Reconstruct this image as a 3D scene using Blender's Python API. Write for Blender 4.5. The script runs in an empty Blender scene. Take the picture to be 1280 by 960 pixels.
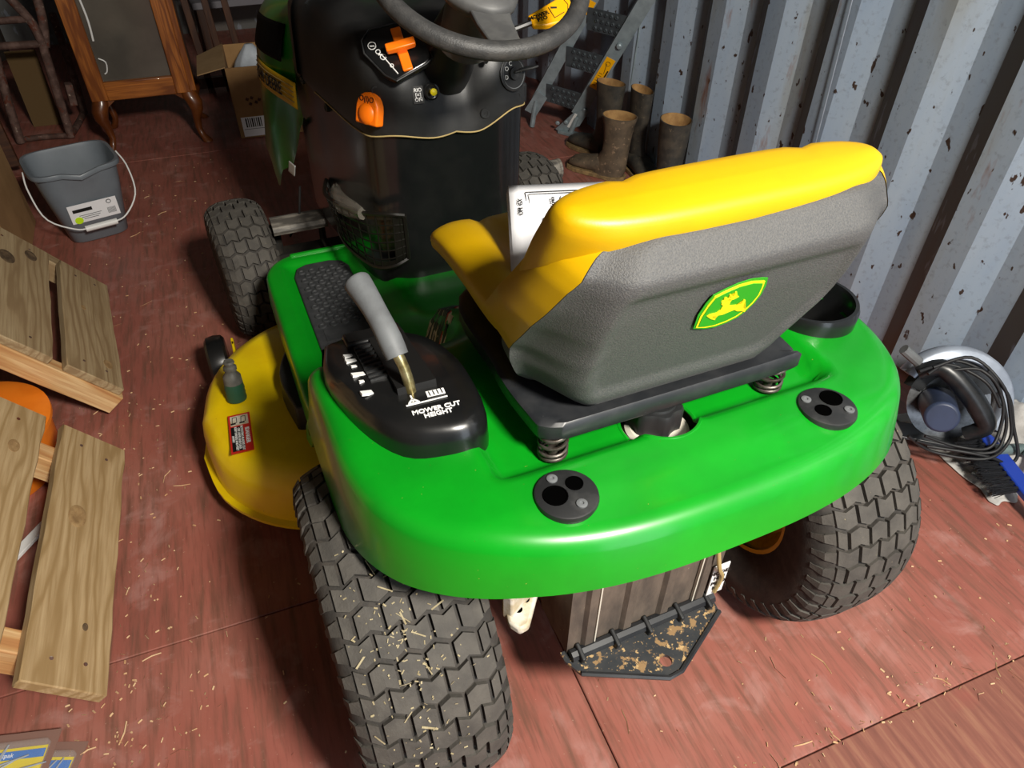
import bpy, bmesh, math, random
from mathutils import Vector, Matrix, Euler, noise as mnoise
random.seed(7)
SC = bpy.context.scene
COL = SC.collection

# ------------------------------------------------------------------ camera
cam_d = bpy.data.cameras.new('camera'); cam = bpy.data.objects.new('camera', cam_d); COL.objects.link(cam)
cam_d.sensor_fit = 'HORIZONTAL'; cam_d.sensor_width = 36.0; cam_d.lens = 36.0 * 880.0 / 1280.0
cam_d.clip_start = 0.02; cam_d.clip_end = 100
CX = Vector((0.932321, -0.361546, 0.007923)); CY = Vector((0.227773, 0.604095, 0.763668)); CZ = Vector((-0.280887, -0.710179, 0.64556))
cam.matrix_world = Matrix(((CX.x, CY.x, CZ.x, -0.415277), (CX.y, CY.y, CZ.y, -0.631957), (CX.z, CY.z, CZ.z, 1.218), (0, 0, 0, 1)))
SC.camera = cam

# ------------------------------------------------------------------ world, lights, exposure
W = bpy.data.worlds.new('overcast_sky'); SC.world = W; W.use_nodes = True
bgn = W.node_tree.nodes['Background']; bgn.inputs[0].default_value = (0.66, 0.80, 1.0, 1); bgn.inputs[1].default_value = .10
def area(name, loc, target, size, power, color, sy=None):
    l = bpy.data.lights.new(name, 'AREA'); l.energy = power; l.color = color; l.size = size
    if sy: l.shape = 'RECTANGLE'; l.size_y = sy
    o = bpy.data.objects.new(name, l); COL.objects.link(o); o.location = loc
    o.rotation_euler = (Vector(target) - Vector(loc)).to_track_quat('-Z', 'Y').to_euler()
    return o
area('assumed_key_light', (0.22, -1.48, 2.14), (0.08, 0.15, 0.3), 0.30, 106, (1.0, 0.945, 0.85))  # bare area light; unseen overhead source assumed from the shadow directions, no lamp modelled
area('assumed_doorway_fill', (0.45, -2.2, 0.95), (0.3, 0.6, 0.4), 0.7, 13, (0.80, 0.89, 1.0), 1.9)  # area light added as low fill, as if from an assumed open doorway behind
SC.view_settings.view_transform = 'Standard'; SC.view_settings.look = 'None'
SC.view_settings.gamma = 1.0; SC.view_settings.use_curve_mapping = False
SC.view_settings.exposure = 0.0

# ------------------------------------------------------------------ helpers
def lin(c):
    if isinstance(c, str):
        c = c.lstrip('#'); c = [int(c[i:i+2], 16) / 255 for i in (0, 2, 4)]
    return tuple(x / 12.92 if x <= 0.04045 else ((x + 0.055) / 1.055) ** 2.4 for x in c) + (1.0,)

class NT:
    def __init__(s, name):
        s.m = bpy.data.materials.new(name); s.m.use_nodes = True; s.t = s.m.node_tree; s.n = s.t.nodes
        s.b = s.n['Principled BSDF']
    def node(s, ty, **kw):
        n = s.n.new(ty)
        for k, v in kw.items():
            if isinstance(k, str) and hasattr(n, k): setattr(n, k, v)
        return n
    def link(s, a, b): s.t.links.new(a, b)
    def coords(s, stretch=(1, 1, 1), rnd=True):
        tc = s.node('ShaderNodeTexCoord'); mp = s.node('ShaderNodeMapping'); mp.inputs['Scale'].default_value = stretch
        if rnd:
            oi = s.node('ShaderNodeObjectInfo'); mu = s.node('ShaderNodeMath', operation='MULTIPLY'); mu.inputs[1].default_value = 37.0
            s.link(oi.outputs['Random'], mu.inputs[0]); s.link(mu.outputs[0], mp.inputs['Location'])
        s.link(tc.outputs['Object'], mp.inputs['Vector']); return mp.outputs[0]
    def noise(s, vec, scale, detail=4, rough=.55, dist=0):
        n = s.node('ShaderNodeTexNoise'); n.inputs['Scale'].default_value = scale; n.inputs['Detail'].default_value = detail
        n.inputs['Roughness'].default_value = rough; n.inputs['Distortion'].default_value = dist
        s.link(vec, n.inputs['Vector']); return n.outputs['Fac']
    def ramp(s, fac, stops):
        r = s.node('ShaderNodeValToRGB'); e = r.color_ramp.elements
        while len(e) < len(stops): e.new(0.5)
        for i, (p, c) in enumerate(stops): e[i].position = p; e[i].color = c
        s.link(fac, r.inputs[0]); return r.outputs[0]
    def mix(s, fac, a, b, mode='MIX'):
        n = s.node('ShaderNodeMix', data_type='RGBA', blend_type=mode)
        for sock, v in ((n.inputs[0], fac), (n.inputs[6], a), (n.inputs[7], b)):
            if isinstance(v, (int, float, tuple)): sock.default_value = v
            else: s.link(v, sock)
        return n.outputs[2]
    def bump(s, h, strength, dist=.002):
        b = s.node('ShaderNodeBump'); b.inputs['Strength'].default_value = strength; b.inputs['Distance'].default_value = dist
        s.link(h, b.inputs['Height']); s.link(b.outputs[0], s.b.inputs['Normal'])

BW = ((0, (0, 0, 0, 1)), (1, (1, 1, 1, 1)))
def mat(name, c, r=.5, m=0, c2=None, sc=20, lo=.42, hi=.62, stretch=(1, 1, 1), bump=0, bsc=150, coat=0, speck=None, dist=0, spec=.5, alpha=None, trans=0, emit=None):
    t = NT(name); b = t.b
    b.inputs['Roughness'].default_value = r; b.inputs['Metallic'].default_value = m
    b.inputs['Coat Weight'].default_value = coat; b.inputs['Coat Roughness'].default_value = .12
    b.inputs['Specular IOR Level'].default_value = spec
    if trans: b.inputs['Transmission Weight'].default_value = trans
    if alpha is not None: b.inputs['Alpha'].default_value = alpha
    c = lin(c); v = None
    if c2 or bump or speck: v = t.coords(stretch)
    out = None
    if c2: out = t.ramp(t.noise(v, sc, 5, .6, dist), ((lo, c), (hi, lin(c2))))
    if speck:
        for scol, ssc, th in speck:
            f = t.ramp(t.noise(v, ssc, 3, .6), ((th, (0, 0, 0, 1)), (th + .04, (1, 1, 1, 1))))
            out = t.mix(f, out if out is not None else c, lin(scol))
    if out is not None: t.link(out, b.inputs['Base Color'])
    else: b.inputs['Base Color'].default_value = c
    if bump: t.bump(t.noise(v, bsc, 3), bump)
    if emit: b.inputs['Emission Color'].default_value = c; b.inputs['Emission Strength'].default_value = emit
    return t.m

def wood(name, base, dark, pale, ring=9, rough=.75, gl=1.0, bump=.35, coat=0):
    t = NT(name); v = t.coords((gl, 7, 7))
    n0 = t.noise(v, 1.6, 3, .5)
    ad = t.node('ShaderNodeVectorMath', operation='SCALE'); ad.inputs['Scale'].default_value = .9
    cmb = t.node('ShaderNodeCombineXYZ'); t.link(n0, cmb.inputs[1]); t.link(n0, cmb.inputs[2]); t.link(cmb.outputs[0], ad.inputs[0])
    sm = t.node('ShaderNodeVectorMath', operation='ADD'); t.link(v, sm.inputs[0]); t.link(ad.outputs[0], sm.inputs[1])
    w = t.node('ShaderNodeTexWave', wave_type='BANDS', bands_direction='Y'); w.inputs['Scale'].default_value = ring * .35; w.inputs['Distortion'].default_value = 1.6; w.inputs['Detail'].default_value = 3
    t.link(sm.outputs[0], w.inputs['Vector'])
    c = t.ramp(w.outputs['Fac'], ((0.0, lin(dark)), (.30, lin(base)), (1.0, lin(pale))))
    fine = t.noise(t.coords((gl * 2, 60, 60)), 3, 4)
    c = t.mix(t.ramp(fine, ((.30, (.85, .85, .85, 1)), (.62, (0, 0, 0, 1)))), c, lin(dark))
    big = t.noise(t.coords((1.5, 3, 3)), 3.2, 3)
    c = t.mix(t.ramp(big, ((.52, (0, 0, 0, 1)), (.75, (.5, .5, .5, 1)))), c, lin(dark))
    t.link(c, t.b.inputs['Base Color']); t.b.inputs['Roughness'].default_value = rough; t.b.inputs['Coat Weight'].default_value = coat
    if bump: t.bump(fine, bump)
    return t.m

class MB:
    """collects shapes; build() links them as one mesh object"""
    def __init__(s): s.v = []; s.f = []; s.mi = []; s.cur = 0
    def use(s, i): s.cur = i; return s
    def add(s, vs, fs):
        o = len(s.v); s.v += [tuple(p) for p in vs]
        for f in fs: s.f.append(tuple(i + o for i in f)); s.mi.append(s.cur)
        return s
    def box(s, c, d, rot=None):
        x, y, z = (a / 2 for a in d); vs = [Vector((sx * x, sy * y, sz * z)) for sx in (-1, 1) for sy in (-1, 1) for sz in (-1, 1)]
        if rot is not None:
            R = rot if isinstance(rot, Matrix) else Euler(rot).to_matrix(); vs = [R @ q for q in vs]
        c = Vector(c); vs = [q + c for q in vs]
        return s.add(vs, [(0, 1, 3, 2), (4, 6, 7, 5), (0, 4, 5, 1), (2, 3, 7, 6), (0, 2, 6, 4), (1, 5, 7, 3)])
    def loft(s, secs, closed=True, caps=(True, True)):
        n = len(secs[0]); vs = [p for q in secs for p in q]; fs = []
        for i in range(len(secs) - 1):
            for j in range(n if closed else n - 1):
                a = i * n + j; b = i * n + (j + 1) % n
                fs.append((a, b, b + n, a + n))
        if closed and caps[0]: fs.append(tuple(range(n - 1, -1, -1)))
        if closed and caps[1]: k = (len(secs) - 1) * n; fs.append(tuple(range(k, k + n)))
        return s.add(vs, fs)
    def cyl(s, p0, p1, r0, r1=None, seg=16, caps=(True, True)):
        r1 = r0 if r1 is None else r1; p0 = Vector(p0); p1 = Vector(p1); d = (p1 - p0).normalized()
        a = d.orthogonal().normalized(); b = d.cross(a)
        ring = lambda p, r: [p + a * (r * math.cos(2 * math.pi * k / seg)) + b * (r * math.sin(2 * math.pi * k / seg)) for k in range(seg)]
        return s.loft([ring(p0, r0), ring(p1, r1)], True, caps)
    def lathe(s, prof, origin=(0, 0, 0), axis=(0, 0, 1), seg=32, caps=(True, True)):
        o = Vector(origin); d = Vector(axis).normalized(); a = d.orthogonal().normalized(); b = d.cross(a); secs = []
        for r, h in prof:
            secs.append([o + d * h + a * (r * math.cos(2 * math.pi * k / seg)) + b * (r * math.sin(2 * math.pi * k / seg)) for k in range(seg)])
        return s.loft(secs, True, caps)
    def tube(s, pts, r, seg=8, closed=False):
        pts = [Vector(p) for p in pts]; n = len(pts); secs = []; prev = None
        for i in range(n):
            d = (pts[(i + 1) % n] - pts[i - 1]) if closed else (pts[min(i + 1, n - 1)] - pts[max(i - 1, 0)])
            d.normalize()
            if prev is None: a = d.orthogonal().normalized()
            else:
                a = prev - d * prev.dot(d)
                a = a.normalized() if a.length > 1e-6 else d.orthogonal().normalized()
            prev = a; b = d.cross(a); rr = r[i] if isinstance(r, (list, tuple)) else r
            secs.append([pts[i] + a * (rr * math.cos(2 * math.pi * k / seg)) + b * (rr * math.sin(2 * math.pi * k / seg)) for k in range(seg)])
        if closed: secs.append(secs[0]); return s.loft(secs, True, (False, False))
        return s.loft(secs)
    def prism(s, poly, o, x, y, t):
        """2-D polygon in the frame (o; x, y) given thickness t along x cross y"""
        o = Vector(o); x = Vector(x).normalized(); y = Vector(y).normalized(); z = x.cross(y)
        lo = [o + x * a + y * b for a, b in poly]; hi = [p + z * t for p in lo]; n = len(poly)
        return s.add(lo + hi, [tuple(range(n - 1, -1, -1)), tuple(range(n, 2 * n))] + [(i, (i + 1) % n, (i + 1) % n + n, i + n) for i in range(n)])
    def sphere(s, c, r, seg=16, rings=10):
        r = (r, r, r) if isinstance(r, (int, float)) else r; c = Vector(c); secs = []
        for i in range(1, rings):
            a = math.pi * i / rings
            secs.append([c + Vector((r[0] * math.sin(a) * math.cos(2 * math.pi * k / seg), r[1] * math.sin(a) * math.sin(2 * math.pi * k / seg), r[2] * math.cos(a))) for k in range(seg)])
        return s.loft(secs)
    def grid(s, rows, flip=False):
        n = len(rows[0]); vs = [p for q in rows for p in q]; fs = []
        for i in range(len(rows) - 1):
            for j in range(n - 1):
                a = i * n + j; f = (a, a + 1, a + n + 1, a + n); fs.append(f[::-1] if flip else f)
        return s.add(vs, fs)
    def build(s, name, mats, parent=None, smooth=35, bevel=0, bseg=2, subsurf=0, solid=0, matrix=None, label=None):
        me = bpy.data.meshes.new(name); me.from_pydata(s.v, [], s.f)
        mats = mats if isinstance(mats, (list, tuple)) else [mats]
        for m in mats: me.materials.append(m)
        if len(mats) > 1: me.polygons.foreach_set('material_index', s.mi)
        bm = bmesh.new(); bm.from_mesh(me); bmesh.ops.remove_doubles(bm, verts=bm.verts, dist=1e-6); bmesh.ops.recalc_face_normals(bm, faces=bm.faces); bm.to_mesh(me); bm.free()
        if smooth:
            me.polygons.foreach_set('use_smooth', [True] * len(me.polygons)); me.set_sharp_from_angle(angle=math.radians(smooth))
        me.update(); o = bpy.data.objects.new(name, me); COL.objects.link(o)
        if parent: o.parent = parent
        if matrix is not None: o.matrix_local = matrix
        if solid:
            md = o.modifiers.new('thickness', 'SOLIDIFY'); md.thickness = solid; md.offset = -1
        if bevel:
            md = o.modifiers.new('edges', 'BEVEL'); md.width = bevel; md.segments = bseg; md.limit_method = 'ANGLE'; md.angle_limit = math.radians(40); md.harden_normals = False
        if subsurf:
            md = o.modifiers.new('smooth', 'SUBSURF'); md.levels = subsurf; md.render_levels = subsurf
        if label: o['label'] = label
        return o

def tag(o, label, cat, group=None, kind=None):
    o['label'] = label
    if cat: o['category'] = cat
    if group: o['group'] = group
    if kind: o['kind'] = kind
    return o
def empty(name, loc, rz=0, label=None, cat=None, group=None):
    o = bpy.data.objects.new(name, None); COL.objects.link(o); o.location = loc; o.rotation_euler = (0, 0, rz); o.empty_display_size = .05
    if label: tag(o, label, cat, group)
    return o
def frame(o, x, y):
    """matrix with origin o, local x and y axes"""
    x = Vector(x).normalized(); y = Vector(y); y = (y - x * y.dot(x)).normalized(); z = x.cross(y)
    return Matrix(((x.x, y.x, z.x, o[0]), (x.y, y.y, z.y, o[1]), (x.z, y.z, z.z, o[2]), (0, 0, 0, 1)))
def text(name, s, size, m, parent, o, x, y, align='CENTER', t=.0004, space=1.0, bold=0):
    cu = bpy.data.curves.new(name, 'FONT'); cu.body = s; cu.size = size; cu.align_x = align; cu.align_y = 'CENTER'; cu.extrude = t; cu.space_line = space; cu.offset = bold; cu.resolution_u = 3
    tmp = bpy.data.objects.new(name, cu); me = bpy.data.meshes.new_from_object(tmp); bpy.data.objects.remove(tmp); bpy.data.curves.remove(cu)
    me.name = name; me.materials.clear(); me.materials.append(m)
    ob = bpy.data.objects.new(name, me); COL.objects.link(ob)
    if parent: ob.parent = parent
    ob.matrix_local = frame(o, x, y); return ob
def spline(pts, n):
    """Catmull-Rom through pts, n points in all"""
    P = [Vector(p) for p in pts]; out = []
    for i in range(n):
        t = i / (n - 1) * (len(P) - 1); k = min(int(t), len(P) - 2); u = t - k
        p0 = P[max(k - 1, 0)]; p1 = P[k]; p2 = P[k + 1]; p3 = P[min(k + 2, len(P) - 1)]
        out.append(.5 * ((2 * p1) + (p2 - p0) * u + (2 * p0 - 5 * p1 + 4 * p2 - p3) * u * u + (3 * p1 - p0 - 3 * p2 + p3) * u ** 3))
    return out
def sstep(x, a, b):
    t = min(1, max(0, (x - a) / (b - a))); return t * t * (3 - 2 * t)
def interp(x, pts):
    if x <= pts[0][0]: return pts[0][1]
    for (a, b), (c, d) in zip(pts, pts[1:]):
        if x <= c: return b + (d - b) * (x - a) / (c - a)
    return pts[-1][1]

# ------------------------------------------------------------------ materials
M = {}
M['green'] = mat('green_paint', '#089019', .33, c2='#078417', sc=6, coat=.35, speck=[('#8f8a3c', 260, .735)])
M['green_hood'] = mat('green_hood_plastic', '#12801b', .3, c2='#0e6c16', sc=6, coat=.4)
M['yellow'] = mat('yellow_vinyl', '#cda200', .42, c2='#c49900', sc=5, bump=.05, bsc=500)
M['deck'] = mat('yellow_deck_paint', '#f4d408', .35, c2='#ebc606', sc=9, coat=.2, speck=[('#5a3d12', 60, .73), ('#8a7020', 190, .73)])
M['yellow_rim'] = mat('yellow_rim_paint', '#ecba0a', .4, c2='#b8820e', sc=30, lo=.5, hi=.75)
M['shell'] = mat('grey_seat_shell', '#3f4042', .58, c2='#585755', sc=620, lo=.35, hi=.7, bump=.45, bsc=620)
M['black'] = mat('black_plastic', '#1a1b1c', .42, c2='#262626', sc=14, bump=.06, bsc=600)
M['black_gloss'] = mat('glossy_black_plastic', '#101112', .28, coat=.3, c2='#181818', sc=8)
M['black_dusty'] = mat('dusty_black_plastic', '#1f2021', .5, c2='#3a3a3a', sc=30, lo=.5, hi=.8, speck=[('#8a8a85', 420, .76)])
M['black_metal'] = mat('black_bracket_steel', '#222427', .38, c2='#2e2f31', sc=20, speck=[('#8f8f8f', 350, .75)])
M['pad'] = mat('rubber_foot_pad', '#2b2d2f', .7, c2='#37383a', sc=40)
M['rubber'] = mat('tyre_rubber', '#302d2a', .8, c2='#3f3a35', sc=40, bump=.25, bsc=300)
M['tread'] = mat('tyre_tread_rubber', '#403d39', .8, c2='#54504a', sc=26, lo=.35, hi=.7, bump=.3, bsc=260, speck=[('#a89a72', 130, .72)])
M['grip'] = mat('grey_grip', '#66696b', .6, c2='#5a5c5e', sc=30)
M['zinc'] = mat('brass_plated_rod', '#c9be8e', .3, m=.85, c2='#9c8c58', sc=60)
M['steel'] = mat('bare_steel', '#8c8f92', .35, m=.9, c2='#6e7073', sc=50)
M['spring'] = mat('spring_steel', '#6b6660', .45, m=.7, c2='#4d443c', sc=60)
M['orange'] = mat('orange_plastic', '#ff7a08', .4)
M['orange2'] = mat('orange_tub_plastic', '#f0821c', .5, c2='#e2720f', sc=8)
M['lever_yellow'] = mat('lever_yellow', '#ffb60a', .4)
M['white'] = mat('white_print', '#e8e8e6', .6)
M['hole'] = mat('hole_shade_black', '#030303', 1.0, spec=0.0)  # flat black stands in for the shade inside a hole
M['ink'] = mat('black_print', '#0d0d0d', .6)
M['red'] = mat('red_print', '#c0271c', .5)
M['cream'] = mat('cream_plastic', '#d6cfc0', .5, c2='#b8aa8c', sc=40, speck=[('#8c7a4a', 90, .66)])
M['dirtbox'] = mat('dusty_frame_plastic', '#4a423b', .75, c2='#6e6155', sc=26, lo=.35, hi=.7, stretch=(1, 1, .4), bump=.3, bsc=140, speck=[('#a89a80', 240, .72)])
M['hitch'] = mat('black_hitch_steel', '#2e3134', .45, c2='#3a3b3c', sc=25, speck=[('#8f7350', 62, .56), ('#b89a6c', 120, .62)])
M['emblem_green'] = mat('emblem_green', '#2f9a1e', .4); M['emblem_yellow'] = mat('emblem_yellow', '#f6e21a', .4)
M['gold'] = mat('gasket_gold', '#b09a66', .5)
M['label_black'] = mat('decal_black', '#17171a', .4)
M['glass_dark'] = mat('dark_vent', '#040404', .7, spec=.1)
M['paper'] = mat('paper', '#e9e9ec', .8)
M['tank'] = mat('white_tank_plastic', '#cfc9bb', .5)
M['net'] = mat('black_net_plastic', '#15130f', .4)
M['film'] = mat('clear_film', '#a8a296', .10, spec=.9, alpha=.28)
M['under'] = mat('underbody_steel', '#1b1916', .7, c2='#2a241d', sc=30)
M['wash'] = mat('grey_port', '#5e5d58', .5, c2='#4a4944', sc=40); M['wash_green'] = mat('green_port', '#1f4a36', .5)
M['strip'] = mat('yellow_strip', '#d2a80a', .35)
# ------------------------------------------------------------------ setting: shipping container
def floor_material():
    t = NT('worn_red_floor_paint'); v = t.coords((1, 1, 1), rnd=False); st = t.coords((9, .8, 1), rnd=False)
    big = t.noise(v, 2.6, 4, .6); mid = t.noise(v, 11, 5, .62, .5); streak = t.noise(st, 7, 5, .6); fine = t.noise(t.coords((60, 5, 1), rnd=False), 3, 4)
    c = t.ramp(big, ((.35, lin('#905348')), (.5, lin('#985a4d')), (.68, lin('#a0685b'))))
    c = t.mix(t.ramp(streak, ((.46, (0, 0, 0, 1)), (.68, (.85, .85, .85, 1)))), c, lin('#6f4c3e'))
    c = t.mix(t.ramp(mid, ((.54, (0, 0, 0, 1)), (.74, (.7, .7, .7, 1)))), c, lin('#b0837a'))
    c = t.mix(t.ramp(fine, ((.55, (0, 0, 0, 1)), (.8, (.5, .5, .5, 1)))), c, lin('#5f3028'))
    sp = t.noise(v, 120, 3, .6)
    c = t.mix(t.ramp(sp, ((.68, (0, 0, 0, 1)), (.74, (.65, .65, .65, 1)))), c, lin('#c9a58c'))
    t.link(c, t.b.inputs['Base Color'])
    t.link(t.ramp(mid, ((.3, (.38, .38, .38, 1)), (.7, (.62, .62, .62, 1)))), t.b.inputs['Roughness'])
    t.bump(streak, .25, .0015); return t.m
M['floor'] = floor_material()
def floor_bare():
    t = NT('worn_bare_floor'); v = t.coords((9, .8, 1), rnd=False); f = t.noise(v, 7, 5, .6); g = t.noise(t.coords((1, 1, 1), rnd=False), 5, 4)
    c = t.ramp(f, ((.3, lin('#6a3e33')), (.5, lin('#7f4d3f')), (.7, lin('#946650'))))
    c = t.mix(t.ramp(g, ((.60, (0, 0, 0, 1)), (.70, (.5, .5, .5, 1)))), c, lin('#984a40'))
    t.link(c, t.b.inputs['Base Color']); t.b.inputs['Roughness'].default_value = .7; t.bump(f, .3, .0015); return t.m
M['floor_bare'] = floor_bare()
def wall_material():
    t = NT('blue_grey_container_paint'); v = t.coords((1, 1, 1), rnd=False); vs = t.coords((1, 1, .25), rnd=False)
    a = t.noise(vs, 6, 5, .6); c = t.ramp(a, ((.35, lin('#8c9cb0')), (.55, lin('#98a5b4')), (.72, lin('#8f9496'))))
    chips = t.noise(t.coords((1, 1, .6), rnd=False), 42, 3, .5)
    c = t.mix(t.ramp(chips, ((.665, (0, 0, 0, 1)), (.69, (1, 1, 1, 1)))), c, lin('#3a2c26'))
    rust = t.noise(vs, 9, 5, .65); c = t.mix(t.ramp(rust, ((.64, (0, 0, 0, 1)), (.74, (.85, .85, .85, 1)))), c, lin('#7d5236'))
    g = t.noise(v, 70, 3, .6); c = t.mix(t.ramp(g, ((.55, (0, 0, 0, 1)), (.8, (.45, .45, .45, 1)))), c, lin('#5e5e5e'))
    t.link(c, t.b.inputs['Base Color']); t.b.inputs['Roughness'].default_value = .42; t.bump(g, .1); return t.m
M['wall'] = wall_material()
M['grime_shade'] = mat('wall_grime_rust_shade', '#6c6b69', .6, c2='#66503f', sc=4, lo=.5, hi=.72, stretch=(1, 1, .3), speck=[('#8a8f98', 18, .6)])  # grime and rust, with the shade of away-facing slopes in its grey
M['ceiling'] = mat('low_bounce_ceiling', '#4a4640', .7, c2='#3a332c', sc=5); M['wall_dark'] = mat('low_bounce_wall', '#3c3a38', .7, c2='#4a3a30', sc=5)  # unseen roof and left wall coloured dark to cut bounced light
YD, YE, ZC, XR, XL = -2.3, 4.7, 2.4, 1.15, -1.56

def structure(o, label=None):
    o['kind'] = 'structure'
    if label: o['label'] = label
    return o
floor = structure(MB().box(((XR + XL) / 2, (YD + YE) / 2, -.045), (XR - XL + .3, YE - YD, .07)).build('floor', M['under'], smooth=0), 'worn red painted plywood floor of the container')
SEAM = -.072
def sheet(x0, x1, y0, y1, m):
    g = .0022; MB().box(((x0 + x1) / 2, (y0 + y1) / 2, -.006), (x1 - x0 - g, y1 - y0 - g, .012)).build('plywood_sheet', m, floor, smooth=0, bevel=.0015, bseg=1)
for y0, y1, m in ((YD, .233, M['floor']), (.233, 2.633, M['floor']), (2.633, YE, M['floor'])): sheet(XL - .05, SEAM, y0, y1, m)
for y0, y1, m in ((YD, -.352, M['floor_bare']), (-.352, 2.05, M['floor']), (2.05, YE, M['floor'])): sheet(SEAM, XR + .05, y0, y1, m)

def corrugated(x, inward, y0, y1, phase):
    """pressed steel: proud flats, slopes and recessed flats, 278 mm pitch"""
    P, S, Q, D = .072, .068, .070, .036; mb = MB(); y = phase
    line = []
    while y < y1:
        line += [(y, 0, 0), (y + P, 0, 0), (y + P + S, D, 1), (y + P + S + Q, D, 0)]; y += 2 * S + P + Q
    line = [(max(a, y0), d, k) for a, d, k in line]
    for (a, d, k), (b, e, _) in zip(line, line[1:]):
        mb.use(1 if (d == 0 and e > 0) else 0)  # slopes turned from the door get rust plus painted shade
        xs = x - inward * d; xe = x - inward * e
        nz = 10
        for q in range(nz):
            z0, z1 = -.03 + q * (ZC + .03) / nz, -.03 + (q + 1) * (ZC + .03) / nz
            mb.add([(xs, a, z0), (xe, b, z0), (xe, b, z1), (xs, a, z1)], [(0, 1, 2, 3)])
    return mb
# proud flats begin at the near side of each pitch; phase measured on the wall
wr = structure(corrugated(XR, -1, YD, YE, .360 - 10 * .278).build('wall_right', [M['wall'], M['grime_shade']], smooth=0, bevel=0, solid=.004), 'blue grey corrugated steel container wall')
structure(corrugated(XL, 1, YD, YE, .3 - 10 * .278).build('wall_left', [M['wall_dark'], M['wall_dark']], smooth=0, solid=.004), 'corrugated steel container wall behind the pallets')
structure(MB().box(((XR + XL) / 2, YE + .02, ZC / 2), (XR - XL + .1, .04, ZC + .06)).build('wall_back', M['grime_shade'], smooth=0), 'dark end wall of the container')
structure(MB().box(((XR + XL) / 2, (YD + YE) / 2, ZC + .02), (XR - XL + .1, YE - YD, .04)).build('ceiling', M['ceiling'], smooth=0), 'steel roof of the container')

# ------------------------------------------------------------------ the mower
MW = empty('riding_mower', (0, 0, 0), math.radians(2.2717), 'green and yellow riding lawn mower parked on the red floor', 'lawn mower')

# --- wheels
def wheel(name, R, Wd, rim_r, cx, cy, N, cols, steer=0, plain=False):
    tyre = MB(); h = Wd / 2; sw = R - .009
    prof = [(rim_r, -h * .72), (rim_r + .012, -h * .80), ((rim_r + R) / 2 - .01, -h * .99), (R - .045, -h * .98), (R - .026, -h * .90), (sw - .008, -h * .78), (sw - .001, -h * .45), (sw, 0)]
    prof = prof + [(r, -x) for r, x in prof[-2::-1]]
    tyre.lathe(prof + [(rim_r + .004, h * .6), (rim_r + .004, -h * .6), prof[0]], axis=(1, 0, 0), seg=72, caps=(False, False))
    mtx = Matrix.Translation((cx, cy, R)) @ Euler((0, 0, steer)).to_matrix().to_4x4()
    t = tyre.build(name, M['rubber'], MW, matrix=mtx, smooth=50)
    rim = MB()
    rim.lathe([(rim_r - .001, -h * .74), (rim_r + .006, -h * .76), (rim_r + .006, -h * .70), (rim_r - .003, -h * .66), (rim_r - .012, -h * .5), (rim_r - .020, -h * .36), (.05, -h * .28), (.028, -h * .30), (.028, -h * .3), (.012, -h * .3)], axis=(1, 0, 0), seg=40, caps=(False, True))
    rim.lathe([(rim_r - .001, h * .74), (rim_r + .006, h * .76), (rim_r + .006, h * .70), (rim_r - .003, h * .66), (rim_r - .014, h * .5), (rim_r - .022, h * .1), (.05, h * .04), (.028, h * .1), (.028, h * .34), (.012, h * .34)], axis=(1, 0, 0), seg=40, caps=(False, True))
    rim.build('wheel_rim', M['yellow_rim'], t)
    tr = MB(); K = cols * 2; Wt = Wd * .84; dx = Wt / K; A = .20 * 2 * math.pi / N; g = .0028; ga = .0032 / R
    crown = lambda x: .016 * abs(x / (Wt / 2)) ** 3
    pt = lambda x, a, r: (x, r * math.cos(a), r * math.sin(a))
    for i in range(N):
        a0 = 2 * math.pi * i / N; a1 = a0 + 2 * math.pi / N; k = -(i % 2)
        while k < K:
            ks = [q for q in (k, k + 1, k + 2) if 0 <= q <= K]; k += 2
            if len(ks) < 2: continue
            lo, hi = [], []
            for n_, q in enumerate(ks):
                x = -Wt / 2 + q * dx + (g if n_ == 0 else -g if n_ == len(ks) - 1 else 0); zz = A * (q % 2)
                lo.append((x, a0 + zz + ga)); hi.append((x, a1 + zz - ga))
            poly = lo + hi[::-1]; n_ = len(poly)
            top = [pt(x, a, R - crown(x)) for x, a in poly]; bot = [pt(x + (.0012 if x < 0 else -.0012) * 0, a, R - .011 - crown(x)) for x, a in poly]
            m_ = len(ks); fs = [(q, q + 1, n_ - 2 - q, n_ - 1 - q) for q in range(m_ - 1)] + [(q, (q + 1) % n_, (q + 1) % n_ + n_, q + n_) for q in range(n_)]
            tr.add(top + bot, fs)
        for sd in (-1, 1):      # shoulder lugs tapering down the side wall
            am = a0 + (A if (sd > 0) == False else 0) * 0 + math.pi / N; w0 = .62 * math.pi / N; w1 = .30 * math.pi / N
            x0 = sd * Wt / 2; x1 = sd * h * 1.0
            q = [pt(x0, am - w0, R - .016), pt(x0, am + w0, R - .016), pt(sd * h * .95, am + w1 * 1.4, R - .028), pt(x1, am + w1, R - .05), pt(x1, am - w1, R - .05), pt(sd * h * .95, am - w1 * 1.4, R - .028)]
            b = [pt(x0 * .98, am - w0, R - .03), pt(x0 * .98, am + w0, R - .03), pt(sd * h * .86, am + w1, R - .036), pt(sd * h * .93, am + w1, R - .055), pt(sd * h * .93, am - w1, R - .055), pt(sd * h * .86, am - w1, R - .036)]
            tr.add(q + b, [(0, 1, 2, 5), (5, 2, 3, 4)] + [(j, (j + 1) % 6, (j + 1) % 6 + 6, j + 6) for j in range(6)])
    tr.build('tyre_tread', M['tread'], t, smooth=0)
    return t
wheel('rear_wheel', .254, .205, .116, -.358, 0, 46, 5)
wheel('rear_wheel', .254, .205, .116, .358, 0, 46, 5)
wheel('front_wheel', .19, .152, .078, -.425, 1.24, 34, 4, math.radians(4))
wheel('front_wheel', .19, .152, .078, .425, 1.24, 34, 4, math.radians(4))

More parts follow.
